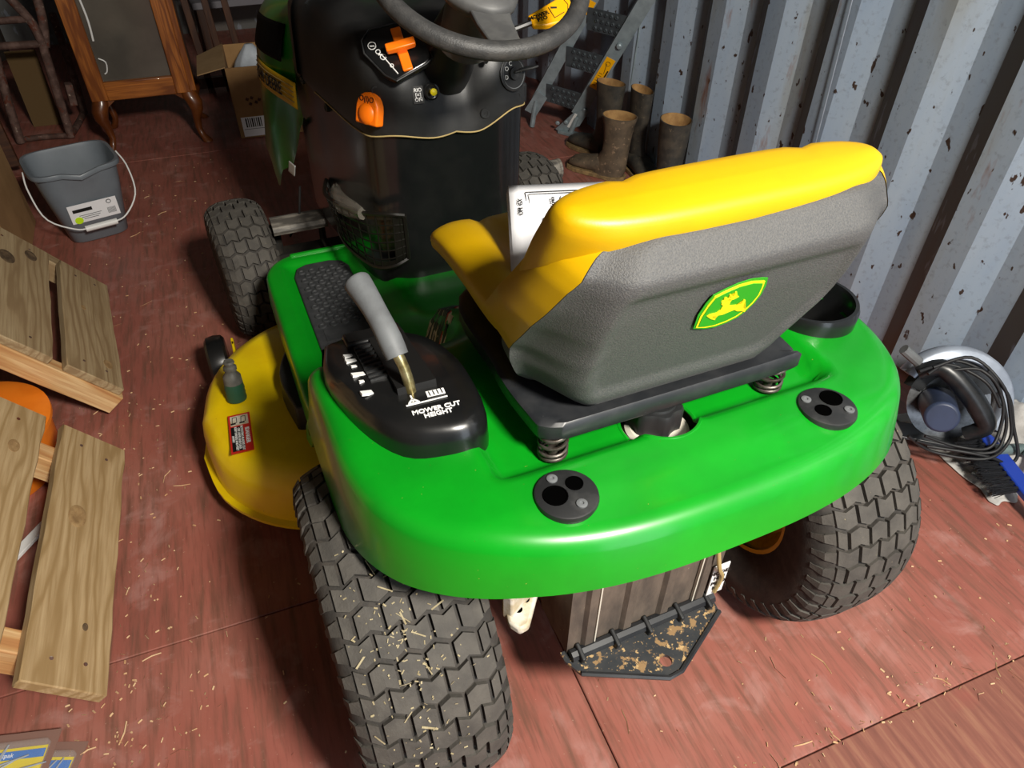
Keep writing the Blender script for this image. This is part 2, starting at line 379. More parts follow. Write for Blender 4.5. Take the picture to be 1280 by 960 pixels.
# --- green body: fender deck, seat pan, tunnel and foot rests in one pressing
def body_z(x, y):
    ax = abs(x)
    fen = .634 - .010 * sstep(ax, .22, .37) - .008 * sstep(-y, .17, .23)
    pan = (1 - sstep(ax, .225, .245)) * sstep(y, -.128, -.112) if y < .3 else (1 - sstep(ax, .225, .245))
    groove = .006 * math.exp(-((y + .122) / .007) ** 2) * (1 - sstep(ax, .19, .26))
    top = fen - .022 * pan - groove
    rim = sstep(ax, .345, .362) * (1 - sstep(ax, .375, .39)) + 0
    rimf = max(sstep(ax, .340, .352), sstep(y, .93, .95))
    foot = .335 + .014 * rimf
    s = sstep(y, .15, .37); side = top * (1 - s) + foot * s
    s2 = sstep(y, .16, .62); tun = top * (1 - s2) + .405 * s2
    k = sstep(ax, .135, .205)
    return tun * (1 - k) + side * k
left = []
nE = 2.7
for i in range(34):
    a = (i + .6) / 34 * math.pi / 2
    left.append((-.372 * math.sin(a) ** (2 / nE), .04 - .268 * math.cos(a) ** (2 / nE)))
yy = .055
while yy < .89: left.append((-.372 - .014 * sstep(yy, .28, .45), yy)); yy += .0145
for i in range(1, 10):
    a = i / 10 * math.pi / 2; left.append((-.386 + .075 * (1 - math.cos(a)), .89 + .085 * math.sin(a)))
NX = 72
rows = [[(x0 + (-2 * x0) * j / NX, y) for j in range(NX + 1)] for x0, y in left]
FX, FY, FR = -.012, -.100, .050
HOLES = ((FX, FY, .050), (.312, .005, .058))
def snap(x, y):
    for hx, hy, hr in HOLES:
        d = math.hypot(x - hx, y - hy)
        if hr - .0065 < d < hr + .0065: x, y = hx + (x - hx) * hr / d, hy + (y - hy) * hr / d
    return x, y
body = MB(); body.grid([[(*snap(x, y), body_z(*snap(x, y))) for x, y in r] for r in rows])
keep = [k for k, f in enumerate(body.f) if all(math.hypot(sum(body.v[i][0] for i in f) / 4 - hx, sum(body.v[i][1] for i in f) / 4 - hy) > hr - .0015 for hx, hy, hr in HOLES)]
body.f = [body.f[k] for k in keep]; body.mi = [0] * len(keep)
# rolled edge and skirt around the outline (left side, rear, right side)
loop = [left[i] for i in range(len(left) - 1, -1, -1)]; loop += [(-x, y) for x, y in left]
def skirt_bottom(x, y):
    b = interp(y, ((-.25, .562), (-.20, .558), (-.12, .53), (.0, .50), (.12, .485), (.24, .455), (.36, .30), (.5, .285), (.9, .285), (1.0, .30)))
    return b
norms = []
for i, (x, y) in enumerate(loop):
    p0 = Vector(loop[max(i - 1, 0)]); p1 = Vector(loop[min(i + 1, len(loop) - 1)]); d = (p1 - p0).normalized(); n = Vector((-d.y, d.x))
    if n.x * x + n.y * (y - .3) < 0: n = -n
    norms.append(n)
prof_rows = [[] for _ in range(9)]
for (x, y), n in zip(loop, norms):
    z0 = body_z(x, y); zb = skirt_bottom(x, y); r = .026
    if y > .4: r = .012
    for k in range(5):
        a = k / 4 * math.radians(78); prof_rows[k].append((x + n.x * r * math.sin(a), y + n.y * r * math.sin(a), z0 - r * (1 - math.cos(a))))
    fl = .012 if y < .3 else .004
    ox, oy = x + n.x * (r + fl), y + n.y * (r + fl)
    zm = z0 - r * .9
    prof_rows[5].append((x + n.x * (r + fl * .5), y + n.y * (r + fl * .5), zm + (zb - zm) * .45))
    prof_rows[6].append((ox, oy, zb)); prof_rows[7].append((ox - n.x * .004, oy - n.y * .004, zb - .002)); prof_rows[8].append((ox - n.x * .012, oy - n.y * .012, zb + .006))
body.grid(prof_rows)
BODY = body.build('fender_body', M['green'], MW, smooth=60)

# front apron closing the foot rests
MB().box((0, .972, .33), (.66, .012, .05)).build('footrest_front', M['green'], MW, bevel=.004)

# foot pads: dimpled rubber
def foot_pad(sx):
    mb = MB(); x0, x1 = sorted((sx * .205, sx * .336)); y0, y1 = .40, .935
    nx, ny = 1, 1
    out = [(x0 + .02, y0), (x1, y0), (x1, y1 - .04), (x1 - .012, y1 - .012), (x1 - .04, y1), (x0 + .035, y1), (x0 + .012, y1 - .012), (x0, y1 - .05), (x0, y0 + .02)]
    mb.prism(out, (0, 0, .334), (1, 0, 0), (0, 1, 0), .008)
    pad = mb.build('foot_pad', M['pad'], MW, bevel=.003)
    d = MB(); yq = y0 + .03; r = 0
    while yq < y1 - .02:
        if not (.60 < yq < .655):
            for c in range(5):
                x = x0 + .020 + c * .0240 + (.012 if r % 2 else 0)
                if x < x1 - .012: d.lathe([(.0090, 0), (.0082, .0026), (.0062, .0030), (.0048, .0006), (.0030, .0004)], (x, yq, .342), seg=10, caps=(False, True))
        yq += .0195; r += 1
    d.prism([(x0 + .018, .606), (x1 - .018, .606), (x1 - .018, .650), (x0 + .018, .650)], (0, 0, .342), (1, 0, 0), (0, 1, 0), .0012)
    o = d.build('pad_dimple', M['pad'], pad, smooth=40); o['kind'] = 'stuff'
foot_pad(-1); foot_pad(1)

# --- height-of-cut housing with lever
def ring_outline(pts, z, s=1.0, c=(0, 0), n=44):
    cl = list(pts) + [pts[0]]; P = spline([(x, y, 0) for x, y in cl], n + 1)[:-1]
    return [(c[0] + (p.x - c[0]) * s, c[1] + (p.y - c[1]) * s, z) for p in P]
hb = [(-.368, .205), (-.30, .215), (-.238, .17), (-.214, .09), (-.212, .0), (-.218, -.045), (-.240, -.070), (-.280, -.068), (-.325, -.046), (-.360, .02), (-.381, .12)]
secs = []
for z, s in ((.50, 1.0), (.618, 1.0), (.645, .985), (.660, .95), (.668, .88), (.670, .6)):
    secs.append(ring_outline(hb, z, s, (-.29, .07)))
# tip the top face down towards the foot rest
secs = [[(x, y, z - .034 * sstep(y, .02, .22) * (1 if k >= 2 else .0)) for x, y, z in q] for k, q in enumerate(secs)]
HB = MB().loft(secs).build('lever_housing', M['black_gloss'], MW, smooth=50)
slot = MB(); slot.box((-.286, .085, .656), (.048, .15, .02), (math.radians(-10), 0, 0)); slot.build('lever_slot', M['ink'], HB)
nt = MB()
for k in range(9): nt.box((-.318, .055 + k * .011, .6665 - k * .0018), (.03, .0045, .006), (math.radians(-9), 0, .1))
nt.build('slot_notch', M['black_dusty'], HB)
MB().box((-.300, .172, .644), (.080, .036, .014), (math.radians(-11), 0, 0)).build('slot_cover', M['black_gloss'], HB, bevel=.004)
lx, ly = Vector((1, -.06, 0)), Vector((0.06, 1, 0))
text('housing_text', 'MOWER CUT\nHEIGHT', .0095, M['white'], HB, (-.276, -.032, .6702), lx, ly, space=.95, bold=.0003)
ic = MB()
ic.box((-.268, -.002, .671), (.022, .010, .0008), (0, 0, -.06))
ic.use(0)
for k in range(2): ic.box((-.297 + .0 * k, -.003, .671), (.002, .014, .0008)); 
ic.box((-.297, -.010, .671), (.014, .002, .0008)); ic.box((-.300, -.006, .671), (.007, .002, .0008), (0, 0, .8)); ic.box((-.294, -.006, .671), (.007, .002, .0008), (0, 0, -.8))
ic.box((-.282, -.0125, .671), (.05, .0018, .0008), (0, 0, -.03)); ic.build('housing_icon', M['white'], HB)
ib = MB()
for k in range(4): ib.box((-.2755 + k * .005, -.002, .6716), (.0012, .008, .0008))
ib.build('housing_icon_bar', M['ink'], HB)
dm = MB()
for k, (y, w) in enumerate(((.03, .014), (.056, .006), (.075, .016), (.100, .007), (.118, .014), (.135, .012))):
    dm.box((-.343, y, .667 - .034 * sstep(y, .02, .22) + .003), (w, .008 if w > .01 else .004, .003), (math.radians(-8), .25, .1))
dm.build('height_mark', M['white'], HB)
LV = MB().tube(spline([(-.291, .012, .62), (-.293, .014, .665), (-.297, .022, .70), (-.303, .035, .722)], 10), .0068, 12).build('lever_rod', M['zinc'], MW)
MB().tube(spline([(-.301, .030, .712), (-.306, .052, .735), (-.312, .085, .752), (-.318, .112, .764), (-.320, .120, .7675)], 12), [.0135, .0142, .0145, .0142, .0140, .0142, .0150, .0158, .0165, .0168, .0165, .0150], 20).build('lever_grip', M['grip'], MW, smooth=50)
MB().cyl((-.3200, .1195, .7672), (-.3206, .1225, .7686), .0038, seg=12).build('grip_hole', M['gold'], MW)

# --- accessory socket plates in the rear deck
def socket(x, y, sgn):
    z = body_z(x, y)
    p = MB().lathe([(.034, -.006), (.036, 0), (.035, .004), (.033, .005), (.001, .005)], (x, y, z), seg=36).build('socket_plate', M['black_dusty'], MW)
    for dx, dy, r in ((-.013, .001, .0125), (.014, .009, .0085)) if sgn < 0 else ((.013, .009, .0125), (-.012, -.005, .0085)):
        MB().lathe([(r + .0015, 0), (r + .0015, .0012), (r, .0014), (r * .95, .0004)], (x + dx, y + dy, z + .005), seg=20, caps=(False, True)).build('socket_hole', M['hole'], p)
    for dx, dy in ((-.006, .024), (.008, -.02)) if sgn < 0 else ((-.018, .019), (.018, -.017)):
        MB().lathe([(.0062, 0), (.0062, .0016), (.0048, .0022), (.0024, .0022), (.002, .0008)], (x + dx, y + dy, z + .005), seg=14, caps=(False, True)).build('screw', M['grip'], p)
socket(-.181, -.178, -1); socket(.181, -.178, 1)

# --- cup holder
ch = MB(); cxh, cyh, zh = .312, .005, .618
ch.lathe([(.068, 0), (.069, .028), (.066, .036), (.061, .036), (.059, .030), (.055, -.05), (.048, -.062), (.001, -.062)], (cxh, cyh, zh), seg=44, caps=(False, True))
ch.build('cup_holder', M['black_gloss'], MW, smooth=40)

# --- fuel filler
MB().tube([(FX + .0495 * math.cos(a), FY + .0495 * math.sin(a), body_z(FX + .0495 * math.cos(a), FY + .0495 * math.sin(a)) - .0015) for a in [2 * math.pi * k / 48 for k in range(48)]], .0028, 6, closed=True).build('filler_rim', M['green'], MW)
MB().lathe([(.046, -.05), (.044, -.02), (.041, -.004), (.036, .0), (.030, .0)], (FX, FY, .608), seg=36).build('filler_neck', M['tank'], MW)
MB().lathe([(.070, -.055), (.070, -.050), (.001, -.050)], (FX, FY, .608), seg=30).build('tank_top', M['under'], MW)
fc = MB(); N_ = 14; pr = []
for zz, s in ((.600, 1), (.634, 1), (.640, .93)):
    pr.append([(-.012 + (.036 if (k // 2) % 2 == 0 else .032) * s * math.cos(2 * math.pi * k / (2 * N_)), -.088 + (.036 if (k // 2) % 2 == 0 else .032) * s * math.sin(2 * math.pi * k / (2 * N_)), zz) for k in range(2 * N_)])
fc.loft(pr); fc.lathe([(.026, .640), (.025, .643), (.020, .643), (.019, .641), (.001, .641)], (-.012, -.088, 0), seg=28)
fc.build('fuel_cap', M['black_dusty'], MW, smooth=40)

# --- seat suspension: plate and springs
sp = MB(); plate = [(-.155, -.116), (.155, -.116), (.176, -.106), (.183, -.085), (.185, .02), (.15, .20), (-.15, .20), (-.185, .02), (-.183, -.085), (-.176, -.106)]
lo = ring_outline(plate, .652, 1, n=60); secs = [ring_outline(plate, .650, .985, n=60), ring_outline(plate, .654, 1.0, n=60), ring_outline(plate, .672, 1.0, n=60), ring_outline(plate, .6755, .975, n=60), ring_outline(plate, .674, .90, n=60)]
sp.loft(secs); sp.build('seat_plate', M['black_metal'], MW, smooth=45)
for sx in (-1, 1):
    c = MB(); pts = []
    for k in range(int(4.0 * 18)):
        a = k / 18 * 2 * math.pi; f = k / (4.0 * 18); z = .6125 + (.010 * min(f / .4, 1) if f < .4 else .010 + (f - .4) / .6 * .029)
        pts.append((sx * .158 + .0165 * math.cos(a), -.098 + .0165 * math.sin(a), z + .002))
    c.tube(pts, .0023, 6); c.build('seat_spring', M['spring'], MW, smooth=60)
    MB().lathe([(.012, 0), (.012, .004), (.006, .004), (.006, .014), (.001, .014)], (sx * .158, -.098, .6115), seg=16).build('spring_bolt', M['spring'], MW)
MB().tube([(-.10, .21, .60), (-.13, .13, .62), (-.155, .10, .63), (-.15, .04, .64)], .005).build('seat_hinge_rod', M['steel'], MW)

# --- seat cushion: an upholstered L lofted from cross sections
axis_pts = [(.285, .688), (.272, .708), (.21, .720), (.13, .726), (.06, .728), (.01, .736), (-.030, .760), (-.055, .80), (-.076, .85), (-.094, .892), (-.104, .922), (-.107, .936)]
P = spline([(0, y, z) for y, z in axis_pts], 46)
cs = []
for i, p in enumerate(P):
    f = i / (len(P) - 1); d = (P[min(i + 1, 45)] - P[max(i - 1, 0)]).normalized(); nrm = Vector((0, d.z, -d.y))
    if f < .5 and nrm.z < 0: nrm = -nrm
    nrm = Vector((1, 0, 0)).cross(d); nrm = nrm if (nrm.z + nrm.y) > 0 else -nrm
    Wd = interp(f, ((0, .13), (.03, .16), (.10, .182), (.4, .190), (.6, .197), (.78, .197), (.9, .192), (.96, .186), (1, .176)))
    T = interp(f, ((0, .006), (.03, .020), (.12, .028), (.45, .035), (.6, .036), (.75, .040), (.90, .041), (.955, .036), (.985, .024), (1, .008)))
    bol = interp(f, ((0, .0), (.12, .010), (.3, .018), (.5, .020), (.62, .022), (.9, .004), (1, 0)))
    mid = interp(f, ((0, 0), (.1, .004), (.4, .010), (.9, .012), (1, 0)))
    ring = []
    for k in range(56):
        a = 2 * math.pi * k / 56; ca, sa = math.cos(a), math.sin(a); nx = 3.4 if sa < 0 else 3.0
        u = math.copysign(abs(ca) ** (2 / nx), ca); w = math.copysign(abs(sa) ** (2 / 2.6), sa) * (1 if sa > 0 else 1 + .32 * (1 - sstep(f, .5, .7)))
        off = w * T
        if sa > 0: off += bol * sstep(abs(u), .45, .86) * (1 - .0 * abs(u)) - mid * (1 - sstep(abs(u), .2, .7)) * 0 - .006 * math.exp(-((abs(u) - .56) / .05) ** 2)
        else: off += bol * .9 * sstep(abs(u), .75, 1.0)
        ring.append(p + Vector((u * Wd + .016 * sstep(f, .45, .75), 0, 0)) + nrm * off)
    cs.append(ring)
SEAT = MB().loft(cs).build('seat_cushion', M['yellow'], MW, smooth=70)

# --- grey moulded shell behind the back rest
ZS = ((.680, -.104), (.70, -.112), (.82, -.1515), (.866, -.164), (.876, -.165), (.902, -.146), (.908, -.138))
def shell_y(u, z):
    y = interp(z, ZS); y += (interp(z, ((.70, .070), (.745, .080), (.79, .062), (.83, .044), (.86, .034), (.90, .018))) if u < 0 else interp(z, ((.70, .075), (.79, .070), (.85, .036), (.90, .022)))) * sstep(abs(u), .66, 1.0) ** 1.6
    lim = .74 - 1.0 * max(0, .80 - z); pn = (1 - sstep(abs(u), lim - .03, lim)) * (1 - sstep(z, .848, .860)) * sstep(z, .69, .71)
    return y + .006 * pn
rows_ = []
for k in range(49):
    z = .680 + (.908 - .680) * k / 48
    Wz = interp(z, ((.680, .164), (.70, .178), (.73, .188), (.77, .196), (.81, .197), (.85, .189), (.875, .183), (.893, .178), (.903, .174), (.908, .170))); xc = .020 * sstep(z, .70, .80)
    Wl = interp(z, ((.680, .160), (.70, .180), (.73, .196), (.76, .205), (.80, .206), (.83, .198), (.86, .188), (.88, .176), (.893, .164), (.902, .150), (.908, .135)))
    rows_.append([(xc + u * (Wl if u < 0 else Wz) * (1 + .03 * max(u, 0) * sstep(z, .78, .9)), shell_y(u, z), z + .010 * max(u, 0) * sstep(z, .84, .905)) for u in [-1 + 2 * j / 60 for j in range(61)]])
mbs = MB().grid(rows_)
fw = lambda p: (.02 + (p[0] - .02) * .985, p[1] + interp(p[2], ((.70, .03), (.79, .03), (.85, .062), (.91, .062))), p[2])
for q in ([r[0] for r in rows_], [r[-1] for r in rows_]):
    cut = [p for p in q if p[2] > .742]; sgn = 1 if q[0][0] > 0 else -1
    mbs.grid([q, [fw(p) for p in q]])
    MB().grid([[(p[0] + sgn * (.0015 + .010 * math.sin(math.pi * t) * sstep(p[2], .74, .80)), p[1] + (.085 if sgn < 0 else .04) * t, p[2] + .004 * math.sin(math.pi * t)) for p in cut] for t in (0, .15, .3, .45, .6, .75, .9, 1)]).build('seat_side_wrap', M['yellow'], MW, smooth=70)
mbs.grid([rows_[0], [(p[0] * .97, .06, .684) for p in rows_[0]]]); mbs.grid([rows_[-1], [(p[0], -.11, .906) for p in rows_[-1]]])
SHELL = mbs.build('seat_shell', M['shell'], MW, smooth=60)
# emblem on the shell
E0, EX, EY = Vector((0, -.1456, .815)), Vector((1, 0, 0)), Vector((0, -.325, 1)).normalized()
OUT = [(-0.0196, -0.0328), (-0.0238, -0.0078), (-0.0221, 0.0085), (-0.018, 0.0214), (-0.0063, 0.0267), (0.0074, 0.0315), (0.0227, 0.033), (0.0378, 0.0305), (0.0464, 0.0276), (0.0508, 0.0146), (0.0526, -0.0006), (0.0506, -0.0134), (0.0455, -0.0256), (0.0385, -0.0342), (0.0261, -0.0394), (0.0124, -0.0418), (-0.0032, -0.0393)]
IN1 = [(-0.0176, -0.0311), (-0.0204, -0.0105), (-0.0187, 0.0059), (-0.0153, 0.0191), (-0.004, 0.0242), (0.0099, 0.0286), (0.0256, 0.0293), (0.044, 0.0243), (0.0467, 0.0144), (0.049, 0.0013), (0.0472, -0.0115), (0.0421, -0.0232), (0.0345, -0.0309), (0.0232, -0.0357), (0.0095, -0.0378), (-0.0034, -0.036)]
IN2 = [(-0.0152, -0.0297), (-0.0174, -0.0123), (-0.0162, 0.0041), (-0.0131, 0.0166), (-0.0022, 0.0216), (0.0118, 0.0258), (0.0285, 0.026), (0.0421, 0.0218), (0.0443, 0.014), (0.0461, 0.0023), (0.0441, -0.009), (0.0391, -0.02), (0.0319, -0.0275), (0.021, -0.0322), (0.0073, -0.0343), (-0.0047, -0.0328)]
DEER = [(-0.0124, -0.0118), (-0.0098, -0.0097), (-0.0013, -0.0103), (0.0015, -0.006), (0.0017, 0.0013), (-0.0018, 0.0039), (-0.0022, 0.0063), (0.0018, 0.0064), (0.0039, 0.0093), (0.0064, 0.0103), (0.0098, 0.0067), (0.0093, 0.0039), (0.0111, -0.0025), (0.0198, -0.0047), (0.027, -0.0049), (0.029, -0.0033), (0.0273, 0.002), (0.0307, -0.0001), (0.0314, -0.0041), (0.0317, -0.0072), (0.0344, -0.0141), (0.0401, -0.0183), (0.0411, -0.0229), (0.0344, -0.0192), (0.0281, -0.0173), (0.0225, -0.0131), (0.0171, -0.0143), (0.0096, -0.0164), (0.0034, -0.0158), (-0.0048, -0.0144), (-0.0027, -0.0179), (0.002, -0.0206), (0.0025, -0.0231), (-0.0046, -0.0191)]
ANT = [(-0.004, 0.009), (-0.0028, 0.0115), (0.0018, 0.0115), (-0.0029, 0.0141), (-0.0024, 0.0157), (0.0024, 0.0127), (0.007, 0.0126), (0.0024, 0.0177), (0.0032, 0.0184), (0.0083, 0.0137), (0.0105, 0.0151), (0.0082, 0.0201), (0.0098, 0.0203), (0.0128, 0.0151), (0.0128, 0.0115), (0.0176, 0.01), (0.0129, 0.0076), (0.0084, 0.0071), (0.0029, 0.0089), (-0.001, 0.0088)]
EN = -EX.cross(EY) * -1
nrm_e = EX.cross(EY)      # points to the rear
if nrm_e.y > 0: nrm_e = -nrm_e
def flat(name, poly, lift, m, parent):
    vs = [E0 + EX * a + EY * b + nrm_e * lift for a, b in poly]; lo = [p - nrm_e * .0008 for p in vs]
    bm = bmesh.new(); bv = [bm.verts.new(p) for p in vs]; bl = [bm.verts.new(p) for p in lo]
    fc_ = bm.faces.new(bv); n = len(vs)
    for i in range(n): bm.faces.new((bv[i], bv[(i + 1) % n], bl[(i + 1) % n], bl[i]))
    bmesh.ops.triangulate(bm, faces=[fc_]); bmesh.ops.recalc_face_normals(bm, faces=bm.faces)
    me = bpy.data.meshes.new(name); bm.to_mesh(me); bm.free(); me.materials.append(m)
    o = bpy.data.objects.new(name, me); COL.objects.link(o); o.parent = parent; return o
flat('emblem_plate', OUT, .0012, M['emblem_green'], SHELL); flat('emblem_border', IN1, .0020, M['emblem_yellow'], SHELL)
flat('emblem_field', IN2, .0026, M['emblem_green'], SHELL); flat('emblem_deer', DEER, .0034, M['emblem_yellow'], SHELL); flat('emblem_antler', ANT, .0034, M['emblem_yellow'], SHELL)
# --- console: lower panel and dash
def console_outline(yr, s, ym=1.22, z=0, n=72, valley=0):
    half = [(0, yr + valley), (.03, yr + valley * .9), (.06, yr + valley * .25), (.095, yr), (.125, yr + .010), (.156, yr + .034), (.169, yr + .08), (.180, yr + .16), (.194, yr + .30), (.205, 1.05), (.213, 1.15), (.216, ym)]
    half = [(x * s, y) for x, y in half]
    P = spline([(x, y, 0) for x, y in half], n // 2)
    r = [(p.x, p.y, z) for p in P]; l = [(-p.x, p.y, z) for p in P[::-1]]
    return l + r[1:]
low = MB(); secs = [console_outline(yr, s, 1.22, z) for z, yr, s in ((.36, .672, .99), (.40, .672, .99), (.52, .670, .985), (.62, .668, .985), (.735, .664, .985))]
low.loft(secs, closed=False)
CON = low.build('console_panel', M['black_gloss'], MW, smooth=60)
dash = MB()
ds = [(.718, .656, 1.0, .0), (.73, .655, 1.01, .004), (.76, .657, 1.0, .012), (.80, .660, .99, .024), (.835, .667, .98, .034), (.858, .684, .96, .042), (.876, .715, .92, .036), (.888, .775, .83, .012), (.894, .86, .70, 0), (.896, .93, .45, 0)]
secs = []
for z, yr, s, val in ds:
    o = console_outline(yr, s, 1.10, z, valley=val)
    secs.append([(x, y, zz + .02 * sstep(x, .04, .13) * (1 - sstep(z, .718, .755)) - .006 * math.sin(max(0, abs(x)) * 40) * (1 - sstep(z, .718, .745))) for x, y, zz in o])
dash.loft(secs, closed=False)
DASH = dash.build('dash_panel', M['black'], MW, smooth=60)
seam = [(x, y - .0012 if abs(x) < .14 else y, z - .001) for x, y, z in secs[0] if y < 1.02]
seam = [(x * 1.006, y, z) for x, y, z in seam]
MB().tube(seam, .0014, 6).build('seam_trim', M['gold'], DASH)
# steering column shroud
MB().loft([ring_outline([(-.05, .70), (0, .672), (.05, .70), (.06, .76), (0, .80), (-.06, .76)], .78, 1), ring_outline([(-.045, .66), (0, .635), (.045, .66), (.05, .71), (0, .745), (-.05, .71)], .86, 1), ring_outline([(-.03, .60), (0, .58), (.03, .60), (.033, .64), (0, .665), (-.033, .64)], .92, 1), ring_outline([(-.022, .552), (0, .538), (.022, .552), (.024, .575), (0, .59), (-.024, .575)], .972, 1)]).build('column_shroud', M['black'], DASH, smooth=60)
# dash screws
def dash_y(x, z):
    yr = interp(z, [(a, b) for a, b, _, _ in ds]); v = interp(z, [(a, d) for a, _, _, d in ds]); s = interp(z, [(a, c) for a, _, c, _ in ds]); ax = abs(x) / s
    return interp(ax, [(0, yr + v), (.03, yr + v * .9), (.06, yr + v * .25), (.095, yr), (.125, yr + .010), (.156, yr + .034), (.169, yr + .08), (.180, yr + .16), (.194, yr + .30), (.205, 1.05)])
for x, z in ((.060, .742), (.135, .760), (-.14, .80)):
    y = dash_y(x, z)
    MB().lathe([(.010, -.004), (.010, .0005), (.0085, .002), (.006, .002), (.0058, .0005), (.003, .0005), (.003, -.001)], (x, y, z), (0 if abs(x) < .12 else math.copysign(.5, x), -1, .1), seg=18).build('dash_screw', M['black_dusty'], DASH)
for y, z in ((.93, .70), (1.10, .71), (.95, .83)):
    MB().lathe([(.009, -.012), (.009, .002), (.006, .003), (.003, .001)], (-.187 - (y - .93) * .1 - (.006 if z < .8 else -.004), y, z), (-1, -.2, .1), seg=16).build('side_screw', M['black_dusty'], DASH)
# orange knob on the left rear corner
kx, ky, kz = -.152, .685, .768; kn = Vector((-.82, -.52, .25)).normalized(); ku = Vector((0, 0, 1)); kr = kn.cross(ku).normalized() * -1; ku = kn.cross(kr).normalized(); ku = ku if ku.z > 0 else -ku
arch = [(-.027, -.026), (.027, -.026), (.027, .0)] + [(.027 * math.cos(a), .030 * math.sin(a)) for a in [math.pi * k / 10 for k in range(1, 10)]] + [(-.027, 0)]
kxv = kr if kr.cross(ku).dot(kn) > 0 else -kr
KN = MB().prism(arch, Vector((kx, ky, kz)) - kn * .006, kxv, ku, .020).build('choke_knob', M['orange'], DASH, bevel=.004, bseg=3)
MB().lathe([(.019, 0), (.017, .003), (.010, .006), (.002, .007)], Vector((kx, ky, kz)) + kn * .0135 - ku * .007, kn, seg=24).build('knob_ridge', M['orange'], DASH)
text('knob_mark', 'O(I)O', .014, M['ink'], DASH, Vector((kx, ky, kz)) + kn * .0145 + ku * .018, kxv, ku, t=.0003)
# throttle panel and lever
tn = Vector((-.25, -.62, .75)).normalized(); tu = Vector((.0, .75, .62)); tu = (tu - tn * tu.dot(tn)).normalized(); tr_ = tu.cross(tn).normalized()
TO = Vector((-.092, .672, .858))
pl = [(-.058, .045), (-.060, .020), (-.036, -.030), (-.020, -.046), (.038, -.030), (.052, -.022), (.055, .04), (.045, .06), (-.04, .062)]
TP = MB().prism(pl, TO - tn * .012, tr_, tu, .015).build('throttle_panel', M['black_gloss'], DASH, bevel=.004)
edge = [TO + tn * .003 + tr_ * a + tu * b for a, b in pl]; MB().tube(edge, .0016, 6, closed=True).build('throttle_edge', M['black_dusty'], DASH)
sl = MB(); sl.prism([(-.004, -.034), (.014, -.034), (.014, .05), (-.004, .05)], TO + tn * .002, tr_, tu, .006); sl.build('throttle_slide', M['orange'], DASH, bevel=.002)
tl = MB(); c0 = TO + tr_ * .004 + tu * .004 + tn * .004
tl.loft([[c0 + tr_ * a + tu * b + tn * h for a, b in q] for h, q in ((0, [(-.009, -.007), (.009, -.007), (.009, .007), (-.009, .007)]), (.010, [(-.010, -.006), (.010, -.006), (.010, .006), (-.010, .006)]), (.013, [(-.026, -.007), (.026, -.007), (.026, .008), (-.026, .008)]), (.023, [(-.026, -.007), (.026, -.007), (.026, .008), (-.026, .008)]))])
tl.build('throttle_lever', M['orange'], DASH, bevel=.003)
pi = MB(); B = lambda a, b: TO + tr_ * a + tu * b + tn * .0034
for a, b, s in ((-.043, .030, .007), (-.036, .016, .004), (-.030, .004, .005), (-.020, -.016, .003)): pi.tube([B(a + s * math.cos(q), b + s * math.sin(q)) for q in [2 * math.pi * k / 12 for k in range(12)]], .0008, 4, closed=True)
pi.tube([B(-.032, .010), (B(-.014, -.034))], .0012, 4); pi.box(B(-.043, .030), (.008, .006, .001)); pi.box(B(-.033, .010), (.009, .006, .001)); pi.build('throttle_symbol', M['white'], DASH)
# yellow push-pull switch
by = dash_y(-.045, .790); bn = Vector((-.05, -1, .25)).normalized(); BO = Vector((-.043, by - .010, .794))
bt = MB().lathe([(.015, -.004), (.015, .001), (.012, .0025), (.008, .0015)], BO, bn, seg=24).build('switch_bezel', M['black_gloss'], DASH)
MB().lathe([(.0045, 0), (.0045, .012), (.0062, .013), (.0062, .018), (.003, .020)], BO, bn, seg=16).build('switch_button', M['emblem_yellow'], DASH)
bx_ = Vector((1, -.05, 0)); bu = bn.cross(bx_); bu = bu if bu.z > 0 else -bu
MB().prism([(-.036, -.018), (-.016, -.018), (-.016, .012), (-.036, .012)], BO + bn * .002, bx_, bu, .0008).build('switch_label', M['ink'], DASH)
text('switch_text', 'RIO\n[=]\nON', .009, M['white'], DASH, BO + bn * .0032 + bx_ * -.026 - bu * .003, bx_, bu, space=.9)
# ignition
IO = Vector((.122, dash_y(.122, .80) - .001, .805)); inr = Vector((.30, -.92, .25)).normalized(); iu = Vector((0, .2, 1)); iu = (iu - inr * iu.dot(inr)).normalized(); ix = iu.cross(inr).normalized()
IP = MB().lathe([(.031, -.008), (.031, .002), (.029, .003), (.024, .003), (.012, .003), (.011, .008), (.008, .008), (.002, .006)], IO, inr, seg=32).build('ignition_plate', M['black'], DASH)
MB().tube([IO + inr * .0032 + ix * (.026 * math.cos(a)) + iu * (.026 * math.sin(a)) for a in [2 * math.pi * k / 28 for k in range(28)]], .0009, 4, closed=True).build('ignition_ring', M['grip'], DASH)
for a, s in ((2.6, 'O'), (1.9, 'C'), (3.4, 'D'), (.2, 'I')): text('ignition_mark', s, .011, M['white'], DASH, IO + inr * .0038 + ix * (.019 * math.cos(a)) + iu * (.019 * math.sin(a)), ix, iu)
kh = [(-.004, 0), (.004, 0), (.006, .016), (.016, .026), (.014, .040), (0, .045), (-.014, .040), (-.016, .026), (-.006, .016)]
MB().prism([(a, b) for a, b in kh], IO + inr * .006 - ix * .002, (inr + ix * .2), (iu * .15 + ix * .9 + inr * .4), .005).build('ignition_key', M['black_dusty'], DASH, bevel=.0015)
MB().box((.168, .74, .745), (.02, .03, .04), (0, 0, .3)).build('key_latch', M['black'], DASH, bevel=.005)

